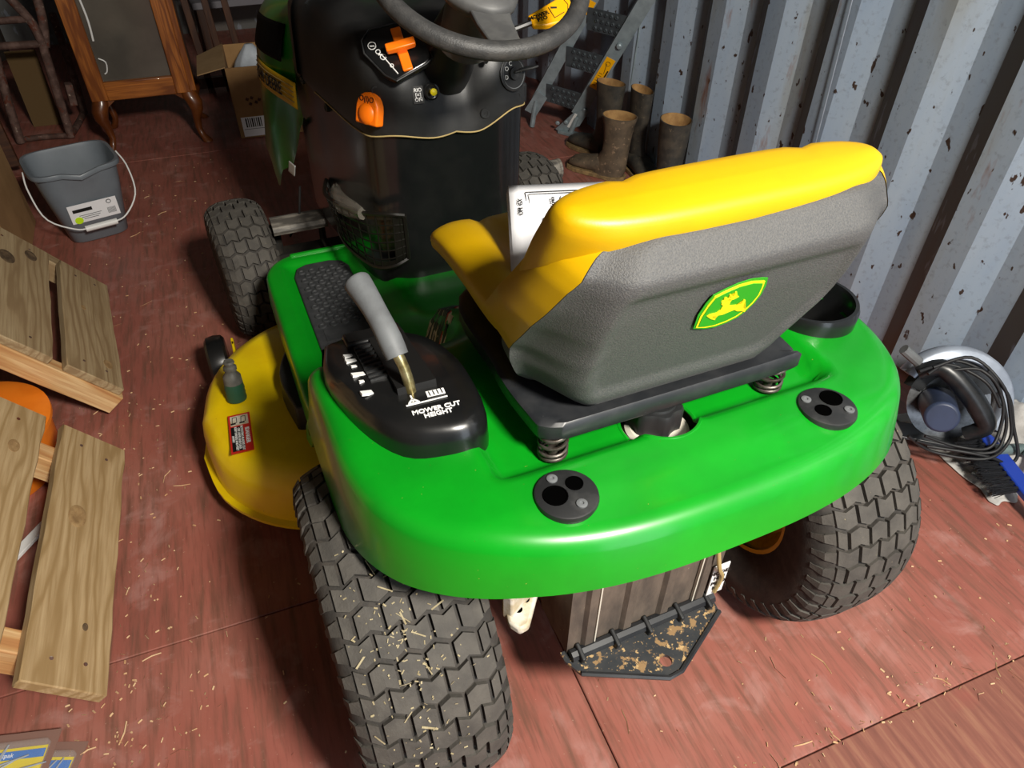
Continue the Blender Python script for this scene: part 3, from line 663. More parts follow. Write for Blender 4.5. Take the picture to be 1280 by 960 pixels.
# --- steering wheel
th = math.radians(30); SWO = Vector((0, .52, 1.01)); sn = Vector((0, -math.sin(th), math.cos(th))); su = Vector((0, math.cos(th), math.sin(th))); sx_ = Vector((1, 0, 0))
SP = lambda a, b, h=0: SWO + sx_ * a + su * b + sn * h
SW = MB().tube([SP(.161 * math.cos(a), .161 * math.sin(a)) for a in [2 * math.pi * k / 72 for k in range(72)]], .0142, 16, closed=True).build('steering_wheel', mat('wheel_grip_rubber', '#343434', .5, c2='#424140', sc=60, bump=.35, bsc=420), MW, smooth=70)
hub = [(-.075, .012), (-.062, -.030), (-.034, -.062), (0, -.078), (.034, -.070), (.058, -.030), (.072, .012), (.06, .05), (0, .066), (-.06, .05)]
def swring(s, h, k=44):
    cl = hub + [hub[0]]; Q = spline([(a, b, 0) for a, b in cl], k + 1)[:-1]; return [SP(p.x * s, p.y * s, h) for p in Q]
M['hub'] = mat('grey_hub_plastic', '#4a4a4a', .5, c2='#565655', sc=30)
MB().loft([swring(.72, -.045), swring(1.0, -.022), swring(1.02, -.012), swring(.94, -.004), swring(.5, .001)]).build('wheel_hub', M['hub'], SW, smooth=50)
for a in (math.radians(178), math.radians(2), math.radians(268)):
    d = sx_ * math.cos(a) + su * math.sin(a); e = sn.cross(d)
    MB().loft([[SWO + d * r + e * (w * cc) + sn * (hh + .006 * ss) for cc, ss in ((-1, -1), (1, -1), (1, .6), (.6, 1), (-.6, 1), (-1, .6))] for r, w, hh in ((.045, .034, -.016), (.09, .028, -.018), (.13, .024, -.010), (.158, .024, -.002))]).build('spoke', M['hub'], SW, smooth=50, bevel=.002)
em = [(-.018, -.016), (-.021, .0), (-.014, .014), (0, .018), (.014, .014), (.021, 0), (.018, -.016), (0, -.020)]
MB().tube([SP(a, b + .005, .0012) for a, b in em], .0011, 6, closed=True).build('hub_emblem', M['black_gloss'], SW)
MB().tube([SP(a, b + .005, .0012) for a, b in ((-.010, -.006), (-.002, -.002), (.008, -.004), (.004, .004), (.010, .010))], .0011, 6).build('hub_emblem_deer', M['black_gloss'], SW)
MB().loft([[SP(.042 * math.cos(a) * s, .042 * math.sin(a) * s, h) for a in [2 * math.pi * k / 24 for k in range(24)]] for s, h in ((1.1, -.14), (1.0, -.06), (.9, -.03))]).build('column_collar', M['hub'], SW, smooth=50)
# mower engagement lever
PO = Vector((.180, .633, .904)); pn = Vector((-.15, -.55, .82)).normalized(); pxv = Vector((1, .05, .2)); pxv = (pxv - pn * pxv.dot(pn)).normalized(); pyv = pn.cross(pxv)
pad_ = [(-.042, -.010), (-.020, -.020), (.012, -.024), (.024, -.018), (.044, .006), (.048, .024), (.044, .028), (-.042, .012)]
MB().prism(pad_, PO, pxv, pyv, .012).build('engagement_lever', M['lever_yellow'], MW, bevel=.003)
text('engagement_text', 'MOWER\n  PTO', .0105, M['ink'], MW, PO + pn * .0125 + pxv * -.024 - pyv * .001, pxv, pyv * 1.0, space=.8, bold=.0002)
li = MB(); B2 = lambda a, b: PO + pn * .0126 + pxv * a + pyv * b
li.tube([B2(.0, .012), B2(.0, -.012), B2(.022, -.008)], .0008, 4); li.tube([B2(.004, .010), B2(.014, .006)], .0018, 4); li.tube([B2(.034, .016), B2(.036, .004), B2(.028, -.010)], .0006, 4); li.build('engagement_symbol', M['ink'], MW)
MB().tube([PO + pxv * -.04 + pn * .006, PO + pxv * -.10 + pyv * .004, PO + pxv * -.13 - pn * .05], .0055).build('engagement_rod', M['black'], MW)

# --- console net pocket with a bag in it
rimp = spline([(-.122, .640, .572), (-.150, .648, .576), (-.185, .690, .566), (-.212, .77, .549), (-.228, .86, .530), (-.226, .94, .512), (-.205, 1.03, .500)], 30)
botp = spline([(-.116, .662, .462), (-.148, .664, .450), (-.178, .70, .436), (-.200, .78, .427), (-.212, .86, .424), (-.208, .93, .424), (-.19, 1.0, .425)], 30)
nb = MB(); nb.tube(rimp, .0045, 6); nb.tube(botp, .005, 6)
for k in (0, 29): nb.tube([rimp[k], botp[k]], .005, 6)
for k in range(2, 29, 2): nb.tube([rimp[k], botp[min(29, k)].lerp(rimp[k], .0)], .0017, 5)
for f in (.2, .36, .52, .68, .84): nb.tube([a.lerp(b, f) for a, b in zip(rimp, botp)], .0017, 5)
nb.grid([[a.lerp(b, f) for a, b in zip(rimp[:5], botp[:5])] for f in (0, .5, 1)]); nb.grid([[a.lerp(b, f) + Vector((0, 0, -.0)) for a, b in zip(rimp, botp)] for f in (.0, .10)]); nb.grid([[a.lerp(b, f) for a, b in zip(rimp, botp)] for f in (.88, 1.0)])
nb.build('net_pocket', M['net'], MW, smooth=50)
rows2 = []
for i in range(12):
    t_ = i / 11; cy_ = .70 + .27 * t_; rr_ = .016 * math.sin(math.pi * (.12 + .76 * t_)) ** .6
    rows2.append([(-.193 - .018 * math.sin(math.pi * t_) + rr_ * (1 + .35 * mnoise.noise((math.cos(a) * 2, math.sin(a) * 2, t_ * 6))) * math.cos(a), cy_, .562 - .06 * t_ + 1.5 * rr_ * (1 + .35 * mnoise.noise((math.cos(a) * 2 + 4, math.sin(a) * 2, t_ * 6))) * math.sin(a)) for a in [2 * math.pi * k / 18 for k in range(18)]])
MB().loft(rows2).build('clear_bag', M['film'], MW, smooth=30, label='crumpled clear plastic bag tucked in the net pocket')
# --- hood
def hood_sec(y, n=44):
    f = sstep(y, .98, 1.60)
    top = .905 - .065 * f - .10 * sstep(y, 1.5, 1.72); w = .205 + .062 * sstep(y, 1.0, 1.45) - .05 * sstep(y, 1.52, 1.72)
    bot = interp(y, ((1.0, .60), (1.10, .50), (1.18, .43), (1.30, .40), (1.38, .33), (1.44, .40), (1.55, .42), (1.7, .44)))
    half = [(0, top), (w * .45, top - .008), (w * .72, top - .032), (w * .88, top - .075), (w * .955, top - .14), (w * .99, top - .21), (w * 1.02, top - .30), (w * 1.06, max(bot + .02, top - .38)), (w * 1.08, bot)]
    P = spline([(x, 0, z) for x, z in half], n // 2); r = [(p.x, y, p.z) for p in P]; return [(-x, y_, z) for x, y_, z in r[::-1]] + r[1:]
hs = [hood_sec(y) for y in [.99 + .025 * k for k in range(30)]]
# the rear edge sweeps forward down the side
def sweep(q):
    out = []
    for x, y, z in q:
        k = 1 - sstep(y, .99, 1.5); d = interp(z, ((.40, .20), (.56, .17), (.70, .09), (.80, .03), (.86, .0), (.92, -.03)))
        out.append((x, y + d * k, z))
    return out
HOOD = MB().loft([sweep(q) for q in hs], closed=False).build('hood', M['green_hood'], MW, smooth=60)
MB().loft([sweep(hs[-1]), [(x * .8, y + .03, .62 + (z - .62) * .8) for x, y, z in sweep(hs[-1])]], closed=False).build('hood_nose', M['green_hood'], MW)
edge = [Vector(p) for p in sweep(hs[0]) if p[2] > .72]; MB().tube(edge, .004, 6).build('hood_edge', M['green'], HOOD)
def hood_side(y, z, lift=.004):
    f = sstep(y, .98, 1.60); top = .905 - .065 * f - .10 * sstep(y, 1.5, 1.72); w = .205 + .062 * sstep(y, 1.0, 1.45) - .05 * sstep(y, 1.52, 1.72); d = top - z
    return Vector((-(w * interp(d, ((.032, .72), (.075, .88), (.14, .955), (.21, .99), (.30, 1.02), (.4, 1.06))) + lift), y, z))
def side_patch(name, quad, m, parent, lift=.004, n=8):
    (y0a, z0a), (y1a, z1a), (y1b, z1b), (y0b, z0b) = quad; rr = []
    for i in range(n + 1):
        v = i / n; ya, za = y0a + (y0b - y0a) * v, z0a + (z0b - z0a) * v; yb, zb = y1a + (y1b - y1a) * v, z1a + (z1b - z1a) * v
        rr.append([hood_side(ya + (yb - ya) * j / n, za + (zb - za) * j / n, lift) for j in range(n + 1)])
    return MB().grid(rr).build(name, m, parent, solid=.002)
side_patch('side_vent', ((1.22, .80), (1.56, .765), (1.52, .69), (1.24, .715)), M['glass_dark'], HOOD, .003)
side_patch('name_strip', ((1.15, .690), (1.50, .668), (1.50, .612), (1.15, .630)), M['strip'], HOOD, .004)
for k in range(4):
    zz_ = .0115 * (k + 1)
    MB().tube([hood_side(1.16 + .34 * j / 8, .690 - .022 * j / 8 - zz_, .0055) for j in range(9)], .0012, 4).build('strip_line', M['gold'], HOOD)
for k, chh in enumerate('JOHN DEERE'):
    if chh == ' ': continue
    yl = 1.462 - .0235 * k - (.004 if k > 4 else 0); zl = .641 + (1.46 - yl) * .055
    text('name_letter', chh, .042, M['ink'], HOOD, hood_side(yl, zl, .0078), hood_side(yl - .02, zl + .0011) - hood_side(yl, zl), hood_side(yl, zl + .03) - hood_side(yl, zl), bold=.0006)
side_patch('hood_sticker', ((1.20, .475), (1.24, .475), (1.26, .44), (1.22, .44)), M['white'], HOOD, .006)

# --- mowing deck
def deck_outline(o, z, n=80):
    pts = [(-.612, .64), (-.585, .505), (-.50, .40), (-.38, .355), (-.1, .35), (.2, .35), (.42, .38), (.56, .48), (.585, .66), (.53, .84), (.36, .95), (.1, .98), (-.1, .975), (-.33, .945), (-.47, .90), (-.575, .79)]
    return ring_outline(pts, z, 1, n=n)
def inset(q, d, z, c=(-.02, .66)):
    out = []
    for x, y, _ in q:
        v = Vector((x - c[0], y - c[1])); L = v.length; v *= (L - d) / L; out.append((c[0] + v.x, c[1] + v.y, z))
    return out
q0 = deck_outline(0, .085)
DECK = MB().loft([inset(q0, .004, .078), inset(q0, -.012, .080), inset(q0, -.012, .088), inset(q0, 0, .092), inset(q0, .004, .15), inset(q0, .010, .185), inset(q0, .030, .210), inset(q0, .060, .218), inset(q0, .20, .222)], True, (False, True)).build('mower_deck', M['deck'], MW, smooth=45)
MB().loft([ring_outline([(-.42, .50), (-.28, .46), (-.22, .58), (-.24, .74), (-.36, .76), (-.43, .64)], .21, 1, n=32), ring_outline([(-.415, .505), (-.28, .465), (-.225, .58), (-.245, .73), (-.36, .755), (-.425, .64)], .275, 1, n=32)]).build('belt_cover', M['black'], DECK, bevel=.005)
lo_ = Vector((-.528, .535, .2235)); l_x = Vector((.045, 0, 0)); l_y = Vector((0.006, .12, 0)).normalized()
lx_ = Vector((1, -.05, 0))
lab = MB().box((0, 0, 0), (.043, .116, .0012)).build('danger_label', M['red'], DECK, matrix=frame(lo_, lx_, l_y))
MB().box((0, .038, .0004), (.035, .030, .0012)).build('label_picture', M['cream'], DECK, matrix=frame(lo_, lx_, l_y))
MB().box((-.006, -.017, .0004), (.024, .072, .0012)).build('label_panel', M['ink'], DECK, matrix=frame(lo_, lx_, l_y))
Lw = lambda a, b: lo_ + lx_.normalized() * a + l_y * b + Vector((0, 0, .0013))
text('label_text', 'ROTATING BLADES CUT\nOFF ARMS AND LEGS\nKEEP HANDS AND FEET\nAWAY', .0066, M['white'], DECK, Lw(-.006, -.017), -l_y, lx_, space=.9, bold=.0001)
text('label_heading', '!DANGER', .011, M['white'], DECK, Lw(.013, -.012), -l_y, lx_, bold=.0003)
lp = MB()
for a in (-.009, .008): lp.tube([Lw(a - .004, .048), Lw(a + .004, .048), Lw(a + .004, .032), Lw(a - .005, .030), Lw(a - .004, .048)], .0007, 4); lp.box(Lw(a - .003, .029), (.010, .004, .001))
lp.build('label_symbol', M['ink'], DECK)
MB().lathe([(.020, 0), (.021, .004), (.0195, .010), (.0205, .016), (.0195, .022), (.0205, .028), (.0195, .034), (.019, .042)], (-.522, .648, .221), (.06, .10, 1), seg=20).build('wash_port', M['wash_green'], DECK)
MB().lathe([(.019, .042), (.018, .058), (.012, .066), (.011, .072), (.0135, .074), (.0135, .080), (.0095, .083), (.0095, .088), (.0115, .090), (.010, .094), (.004, .094)], (-.522, .648, .221), (.06, .10, 1), seg=20).build('port_nozzle', M['wash'], DECK)
gw = MB().lathe([(.012, -.024), (.066, -.024), (.074, -.018), (.077, 0), (.074, .018), (.066, .024), (.012, .024)], (-.556, .985, .077), (1, 0, 0), seg=32).build('gauge_wheel', M['black_gloss'], DECK)
MB().box((-.512, .97, .10), (.007, .03, .10)).build('gauge_bracket', M['deck'], DECK, bevel=.002)
MB().box((-.512, .90, .14), (.007, .14, .02)).build('gauge_arm', M['deck'], DECK, bevel=.002)
MB().lathe([(.010, -.03), (.010, .035), (.007, .035)], (-.52, .985, .077), (1, 0, 0), seg=12).build('gauge_bolt', M['zinc'], DECK)

# --- pedals, axle, frame
def pedal(x0, x1, y, z, arm):
    mb = MB(); prof = [(-.035, -.006), (-.038, .004), (-.03, .014), (0, .020), (.03, .016), (.038, .006), (.034, -.004)]
    mb.loft([[(x, y + a, z + b) for a, b in prof] for x in (x0, x0 + .004, x1 - .004, x1)])
    for a in range(7): mb.box(((x0 + x1) / 2, y - .030 + a * .0035, z - .004 + a * .0028), (x1 - x0, .0016, .003), (.5, 0, 0))
    p = mb.build('foot_pedal', M['pedal'], MW, smooth=30)
    MB().tube(arm, .009, 8).build('pedal_arm', M['under'], MW)
M['pedal'] = mat('worn_rubber_pedal', '#55514c', .6, c2='#8c867c', sc=60, lo=.45, hi=.65, stretch=(.3, 1, 1))
pedal(-.345, -.205, 1.165, .335, [(-.215, 1.19, .33), (-.215, 1.20, .26), (-.20, 1.15, .22)])
MB().lathe([(.030, -.045), (.033, -.043), (.033, -.036), (.031, -.034), (.031, .034), (.033, .036), (.033, .043), (.030, .045)], (.525, 1.31, .29), (1, -.05, 0), seg=24).build('foot_pedal', M['pedal'], MW)
MB().tube([(.47, 1.30, .29), (.38, 1.27, .28), (.25, 1.2, .26)], .009).build('pedal_arm', M['steel'], MW)
fr = MB(); fr.box((0, .60, .30), (.24, 1.25, .06)); fr.box((0, 1.24, .20), (.68, .05, .05)); fr.box((0, 1.35, .33), (.30, .45, .12)); fr.cyl((-.34, 0, .254), (.34, 0, .254), .022); fr.box((0, .02, .27), (.22, .18, .20)); fr.box((0, 1.1, .45), (.30, .25, .22))
fr.build('chassis_frame', M['under'], MW)
MB().cyl((-.34, 1.24, .17), (-.34, 1.24, .30), .018, seg=14).build('steering_spindle', M['under'], MW)
MB().tube([(-.25, 1.2, .42), (-.27, 1.18, .34), (-.30, 1.21, .28)], .003).build('control_cable', M['black'], MW)

# --- rear frame box, hitch plate and bracket
rb = MB(); Y0 = -.140
def rear_y(x): return Y0 - .006 * math.cos(x * 60)
n_ = 60; rb.loft([[(-.134 + .268 * k / n_, Y0 - (.007 if (k % 15) in (6, 7, 8, 9) else 0) + .0, z) for k in range(n_ + 1)] + [(.134, -.05, z), (-.134, -.05, z)] for z in (.205, .40, .56)])
REAR = rb.build('rear_frame', M['dirtbox'], MW, smooth=20)
for x in (-.090, -.028, .032, .088): MB().box((x, Y0 - .004, .375), (.0022, .005, .33)).build('frame_rib', M['tank'], REAR)
MB().box((.126, Y0 - .009, .265), (.03, .002, .075)).build('frame_label', M['white'], REAR)
text('frame_label_text', 'MODEL\nN13\nPL 40\nHA', .012, M['ink'], REAR, (.126, Y0 - .0112, .265), (1, 0, 0), (0, 0, 1), space=1.1)
MB().tube(spline([(.105, Y0 - .012, .35), (.112, Y0 - .018, .31), (.125, Y0 - .016, .28), (.124, Y0 - .012, .235)], 12), .0035).build('frame_cable', M['gold'], REAR)
hp = [(-.142, -.150), (-.128, -.178), (-.01, -.236), (.012, -.234), (.126, -.172), (.130, -.150)]
bmh = MB(); circ = [(-.0 + .0095 * math.cos(a), -.210 + .0095 * math.sin(a)) for a in [2 * math.pi * k / 24 for k in range(24)]]
# plate with a real pin hole: bridge outer outline and hole
outl = []; pts_ = hp
def on_outline(a):
    c = Vector((0, -.210)); d = Vector((math.cos(a), math.sin(a))); best = None
    poly = [Vector(p) for p in hp + [(.130, -.135), (-.142, -.135)]]
    for i in range(len(poly)):
        p, q = poly[i], poly[(i + 1) % len(poly)]; e = q - p; den = d.x * e.y - d.y * e.x
        if abs(den) < 1e-9: continue
        w = p - c; t_ = (w.x * e.y - w.y * e.x) / den; s_ = (w.x * d.y - w.y * d.x) / den
        if t_ > 0 and -1e-6 <= s_ <= 1 + 1e-6 and (best is None or t_ < best): best = t_
    return c + d * best
angs = sorted([2 * math.pi * k / 48 for k in range(48)] + [math.atan2(p[1] + .210, p[0]) % (2 * math.pi) for p in hp + [(.130, -.135), (-.142, -.135)]])
o_ = [on_outline(a) for a in angs]; i_ = [Vector((.0095 * math.cos(a), -.210 + .0095 * math.sin(a))) for a in angs]
bmh.loft([[(p.x, p.y, .200) for p in o_], [(p.x, p.y, .206) for p in o_], [(p.x, p.y, .206) for p in i_], [(p.x, p.y, .200) for p in i_], [(p.x, p.y, .200) for p in o_]], True, (False, False))
HP = bmh.build('hitch_plate', M['hitch'], MW, smooth=25)
MB().tube([(-.128, -.178, .207), (-.01, -.236, .207), (.012, -.234, .207), (.126, -.172, .207)], .004, 6).build('plate_edge', M['black_metal'], HP)
MB().tube([(-.132, -.150, .213), (.128, -.148, .213)], .010, 8).build('plate_bend', M['black_metal'], HP)
for x in (-.118, -.058, .0, .058, .112): MB().box((x, -.152, .215), (.007, .028, .022), (.25, 0, 0)).build('plate_gusset', M['black_dusty'], HP, bevel=.002)
wb = MB(); wb.prism([(-.225, -.125), (-.215, -.142), (-.200, -.140), (-.165, -.095), (-.140, -.078), (-.150, -.066), (-.19, -.078), (-.215, -.075)], (0, 0, .315), (1, 0, 0), (0, 1, 0), .016)
wb.box((-.20, -.10, .345), (.05, .02, .06), (0, 0, .5)); WB = wb.build('frame_bracket', M['cream'], MW, bevel=.004)
for dx, dy in ((-.204, -.112), (-.188, -.101)): MB().cyl((dx, dy, .33), (dx, dy, .331), .006, seg=14).build('bracket_hole', M['ink'], WB)
MB().box((-.19, -.03, .36), (.06, .05, .16)).build('transaxle_lever', M['cream'], MW, bevel=.006)

# --- warning decal on the tunnel
def on_body(x, y, l=.0015): return Vector((x, y, body_z(x, y) + l))
D0 = [(-.172, .400), (-.105, .405), (-.150, .262), (-.190, .268)]
def decal_pt(u, v, l):
    a = Vector((-.168, .412)).lerp(Vector((-.100, .416)), u); b = Vector((-.182, .285)).lerp(Vector((-.114, .289)), u); p = a.lerp(b, v); return on_body(p.x, p.y, l)
def decal(name, u0, u1, v0, v1, l, m): 
    return MB().grid([[decal_pt(u0 + (u1 - u0) * i / 4, v0 + (v1 - v0) * j / 8, l) for i in range(5)] for j in range(9)]).build(name, m, BODY, solid=.0004)
decal('warning_decal', 0, 1, 0, 1, .0016, M['cream'])
for v0, v1 in ((.04, .20), (.24, .42), (.46, .70)): decal('decal_panel', .04, .96, v0, v1, .0022, M['label_black'])
decal('decal_stripe', .04, .96, .71, .76, .0022, M['red'])
for v in (.10, .15, .30, .35, .52, .58, .64): decal('decal_line', .12, .86 if v != .15 else .6, v, v + .018, .0028, M['grip'])
decal('decal_symbol', .14, .40, .82, .94, .0022, M['ink'])
# ================================================================== surroundings
def place(o, m): o.matrix_world = m; return o
M['pine'] = wood('weathered_pine', '#a38c68', '#8a7150', '#ab9572', 5, bump=.25)
M['pine_new'] = wood('fresh_pine', '#c79c66', '#b07c4c', '#d8b684', 5)
M['oak'] = wood('varnished_oak', '#9a5a20', '#6e380e', '#ac6626', 6, rough=.4, coat=.3, bump=.1)
M['darkwood'] = mat('dark_stained_wood', '#3a1f10', .5, c2='#52301a', sc=12, stretch=(4, 4, .6))
M['legwood'] = mat('polished_leg_wood', '#6b3a16', .35, c2='#54290d', sc=10, coat=.3)
M['card'] = mat('cardboard', '#a07c50', .85, c2='#937046', sc=8, bump=.1, bsc=60)
M['card_in'] = mat('cardboard_inside', '#a88a62', .85, c2='#9a7c54', sc=8)
M['rustmetal'] = mat('rusty_metal', '#4a342c', .75, c2='#6a5148', sc=30, bump=.5, bsc=90, speck=[('#9a8a7a', 60, .66), ('#5a2a18', 25, .6)])
M['bucket'] = mat('grey_bucket_plastic', '#70777e', .38, c2='#676e75', sc=6)
M['water'] = mat('dark_bucket_water', '#3c4247', .15)
M['handle'] = mat('white_handle', '#e2e2e0', .45)
M['galv'] = mat('galvanised_steel', '#93a0a6', .42, m=.2, c2='#788489', sc=25, lo=.35, hi=.7)
M['galv_dark'] = mat('dull_galvanised_tread', '#4a5156', .5, m=.15, c2='#3c4246', sc=30)
M['boot'] = mat('muddy_rubber_boot', '#4a4034', .7, c2='#6a5a47', sc=22, lo=.35, hi=.65, bump=.4, bsc=90, speck=[('#86705a', 60, .62)])
M['boot_dark'] = mat('dark_rubber_boot', '#34322e', .6, c2='#4a443b', sc=22, bump=.3, bsc=90, speck=[('#6c5f4e', 60, .66)])
M['lining'] = mat('tan_boot_lining', '#a5804f', .85, c2='#8f6b40', sc=30)
M['sole'] = mat('muddy_boot_sole', '#6f5a3c', .85, c2='#94794f', sc=40)

M['knot'] = mat('dark_wood_knot', '#4a3a28', .8, c2='#65513a', sc=60); M['knot2'] = mat('pale_wood_knot', '#8a6c46', .8, c2='#a08258', sc=70)
# --- pallets leaning on the left side wall
PL, PANG = math.radians(52), None
def pallet(foot, y0, label, boards, stringers, blen=.60, yaw=0, knots=()):
    """boards run along the wall (local x), fixed on two stringers that climb towards the wall (local y)"""
    root = empty('wooden_pallet', foot, 0, label, 'pallet', 'wooden pallets leaning by the left wall')
    up = Vector((-math.cos(PL), 0, math.sin(PL))); al = Vector((math.sin(yaw), math.cos(yaw), 0)); up = (up - al * up.dot(al)).normalized(); n = al.cross(up); n = n if n.x > 0 else -n
    def slab(name, s0, a0, L, Wd, T, h, m, along, kn=0):
        # s0: distance up the slope, a0: distance along the wall, h: height of the slab's underside above the stringer plane
        mb = MB(); nx = 14; 
        o = al * (a0 + (L / 2 if along else Wd / 2)) + up * (s0 + (Wd / 2 if along else L / 2)) + n * (h + T / 2)
        x, y = (al, up) if along else (up, al)
        rnd = random.Random(int(s0 * 1000 + a0 * 77))
        top = []
        for i in range(nx + 1):
            e = rnd.uniform(-.0018, .0018); fx = -L / 2 + L * i / nx
            top.append([(fx, -Wd / 2 + e, -T / 2), (fx, Wd / 2 + e * .6, -T / 2), (fx, Wd / 2 + e * .6, T / 2), (fx, -Wd / 2 + e, T / 2)])
        mb.loft(top); ob = mb.build(name, m, root, smooth=20, bevel=.0022, bseg=1, matrix=frame(o, x, y))
        return ob
    for s0, w, m in boards:
        b = slab('board', s0, .0, blen, w, .021, 0, m, True)
        r = random.Random(int(s0 * 999))
        for a in (.05, blen - .05):
            for q in (.3, .7):
                MB().lathe([(.0035, 0), (.0035, .0012), (.001, .0012)], (-blen / 2 + a + r.uniform(-.008, .008), -w / 2 + w * q, .0102), seg=8).build('nail', M['rustmetal'], b)
    for bi, fx, fy, kr, kd in knots:
        b = [c for c in root.children if c.name.startswith('board')][bi]; w = boards[bi][1]
        mbk = MB(); mbk.lathe([(kr, 0), (kr * .95, .0006), (kr * .55, .0009), (kr * .5, .0004), (.0005, .0005)], (0, 0, 0), seg=20)
        k = mbk.build('knot', M[kd], b); k.location = (-blen / 2 + blen * fx, -w / 2 + w * fy, .0104); k.scale = (1.35, .85, 1)
    for a0, w, m in stringers: slab('stringer', 0.0, a0, .94, w, .055, -.055, m, False)
    return root
M['pine2'] = wood('knotty_pine', '#ab9068', '#94784f', '#b59b74', 5, gl=1.4, bump=.25)
pallet((-.833, .945, .050), .945, 'weathered pallet with dark stained boards leaning beside the bucket', [(.012, .142, M['pine']), (.185, .175, M['pine']), (.40, .10, M['pine']), (.54, .14, M['pine']), (.80, .14, M['pine'])], [(-.004, .04, M['pine_new']), (.545, .045, M['pine'])], .54, yaw=-.115, knots=[(1, .86, .28, .019, 'knot'), (1, .72, .62, .024, 'knot'), (1, .30, .85, .013, 'knot'), (0, .16, .25, .014, 'knot2'), (0, .6, .6, .008, 'knot2')])
pallet((-.838, .122, .050), .122, 'nearest pallet with knotty pale boards above the blister packs', [(.010, .140, M['pine2']), (.185, .17, M['pine2']), (.42, .10, M['pine2']), (.56, .14, M['pine2']), (.82, .14, M['pine2'])], [(.06, .045, M['pine_new']), (.50, .045, M['pine_new'])], .60, yaw=.02, knots=[(0, .60, .62, .021, 'knot2'), (1, .80, .28, .013, 'knot2'), (0, .2, .35, .006, 'knot'), (1, .3, .6, .009, 'knot2')])

# --- orange tub, metal plate and pale bar behind the pallets
TB = empty('orange_tub', (-1.125, .835, 0), 0, 'rounded orange plastic tub behind the nearest pallet', 'tub')
MB().lathe([(.02, 0), (.14, 0), (.15, .01), (.158, .09), (.162, .12), (.170, .124), (.170, .134), (.16, .138), (.13, .141), (.10, .143), (.01, .144)], (0, 0, 0), seg=48).build('tub_body', M['orange2'], TB, smooth=40)
MB().lathe([(.02, .144), (.085, .145), (.09, .170), (.085, .180), (.02, .183)], (-.03, .04, 0), seg=32).build('tub_lid_boss', M['orange'], TB, smooth=40)
mp = MB(); mp.box((0, 0, .012), (.13, .042, .004)); mp.lathe([(.021, .010), (.021, .014)], (.065, 0, 0), seg=20)
pl_ = mp.build('metal_plate', M['galv'], None, bevel=.001); pl_.location = (-1.03, 1.155, .0); pl_.rotation_euler = (0, 0, -.55); tag(pl_, 'flat grey metal strap end poking out under the far pallet', 'bracket')
MB().lathe([(.007, .0142), (.007, .0155), (.004, .0155)], (.065, 0, 0), seg=14).build('strap_hole', M['rustmetal'], pl_)
br = MB().box((0, 0, .02), (.30, .022, .008)).build('pale_bar', M['handle'], None, bevel=.001); br.location = (-1.03, .565, -.012); br.rotation_euler = (0, 0, .95); tag(br, 'thin pale bar lying behind the nearest pallet boards', 'bar')

# --- grey bucket
BK = empty('bucket', (-.965, 2.035, 0), math.radians(16), 'grey plastic bucket with white wire handle and paper label', 'bucket')
def bring(w, d, z, lip=0):
    q = []
    for k in range(64):
        a = 2 * math.pi * k / 64; c, s_ = math.cos(a), math.sin(a); x = w * math.copysign(abs(c) ** (2 / 4.5), c); y = d * math.copysign(abs(s_) ** (2 / 4.5), s_)
        if s_ < 0: y -= lip * math.exp(-((x - .01) / .032) ** 2)
        q.append((x, y, z - (lip * .25 * math.exp(-((x - .01) / .035) ** 2) if s_ < 0 else 0)))
    return q
MB().loft([bring(.086, .080, .0), bring(.094, .086, .006), bring(.120, .112, .18), bring(.128, .120, .245, .026), bring(.139, .130, .248, .03), bring(.141, .132, .256, .03), bring(.138, .129, .263, .03), bring(.129, .121, .263, .03), bring(.126, .118, .252, .024), bring(.116, .108, .17), bring(.094, .086, .012), bring(.05, .05, .010)]).build('bucket_body', M['bucket'], BK, smooth=50)
MB().loft([bring(.108, .100, .128), bring(.108, .100, .130)]).build('bucket_water', M['water'], BK)
hd = spline([(-.143, .01, .245), (-.152, -.03, .20), (-.140, -.105, .125), (-.075, -.146, .085), (-.03, -.150, .078), (.04, -.150, .078), (.09, -.142, .088), (.146, -.105, .14), (.158, -.04, .21), (.146, .008, .25)], 40)
MB().tube(hd, .0026, 8).build('bucket_handle', M['handle'], BK)
MB().cyl((-.045, -.150, .078), (.055, -.150, .078), .010, seg=12).build('handle_grip', M['handle'], BK)
LBm = frame((.0, -.1045, .115), (1, 0, 0), (0, -.19, 1))
MB().box((0, 0, .002), (.152, .070, .001)).build('bucket_label', M['paper'], BK, matrix=LBm @ Matrix.Translation((.004, 0, 0)))
MB().box((-.030, .012, .003), (.06, .012, .001)).build('label_bar', M['ink'], BK, matrix=LBm)
MB().lathe([(.013, .0028), (.013, .0038)], (-.050, -.024, 0), seg=16).build('label_dot', mat('lime_print', '#c8f014', .6), BK, matrix=LBm)
lb = MB()
for k in range(9): lb.box((.045 + k * .003, -.012, .003), (.0014, .022, .001))
for k in range(3): lb.box((-.01, -.008 - k * .007, .003), (.07 - k * .012, .0016, .001))
lb.tube([(.055 + .007 * math.cos(a), .022 + .007 * math.sin(a), .003) for a in [2 * math.pi * k / 14 for k in range(14)]], .0015, 4, closed=True)
lb.build('label_print', M['grip'], BK, matrix=LBm)

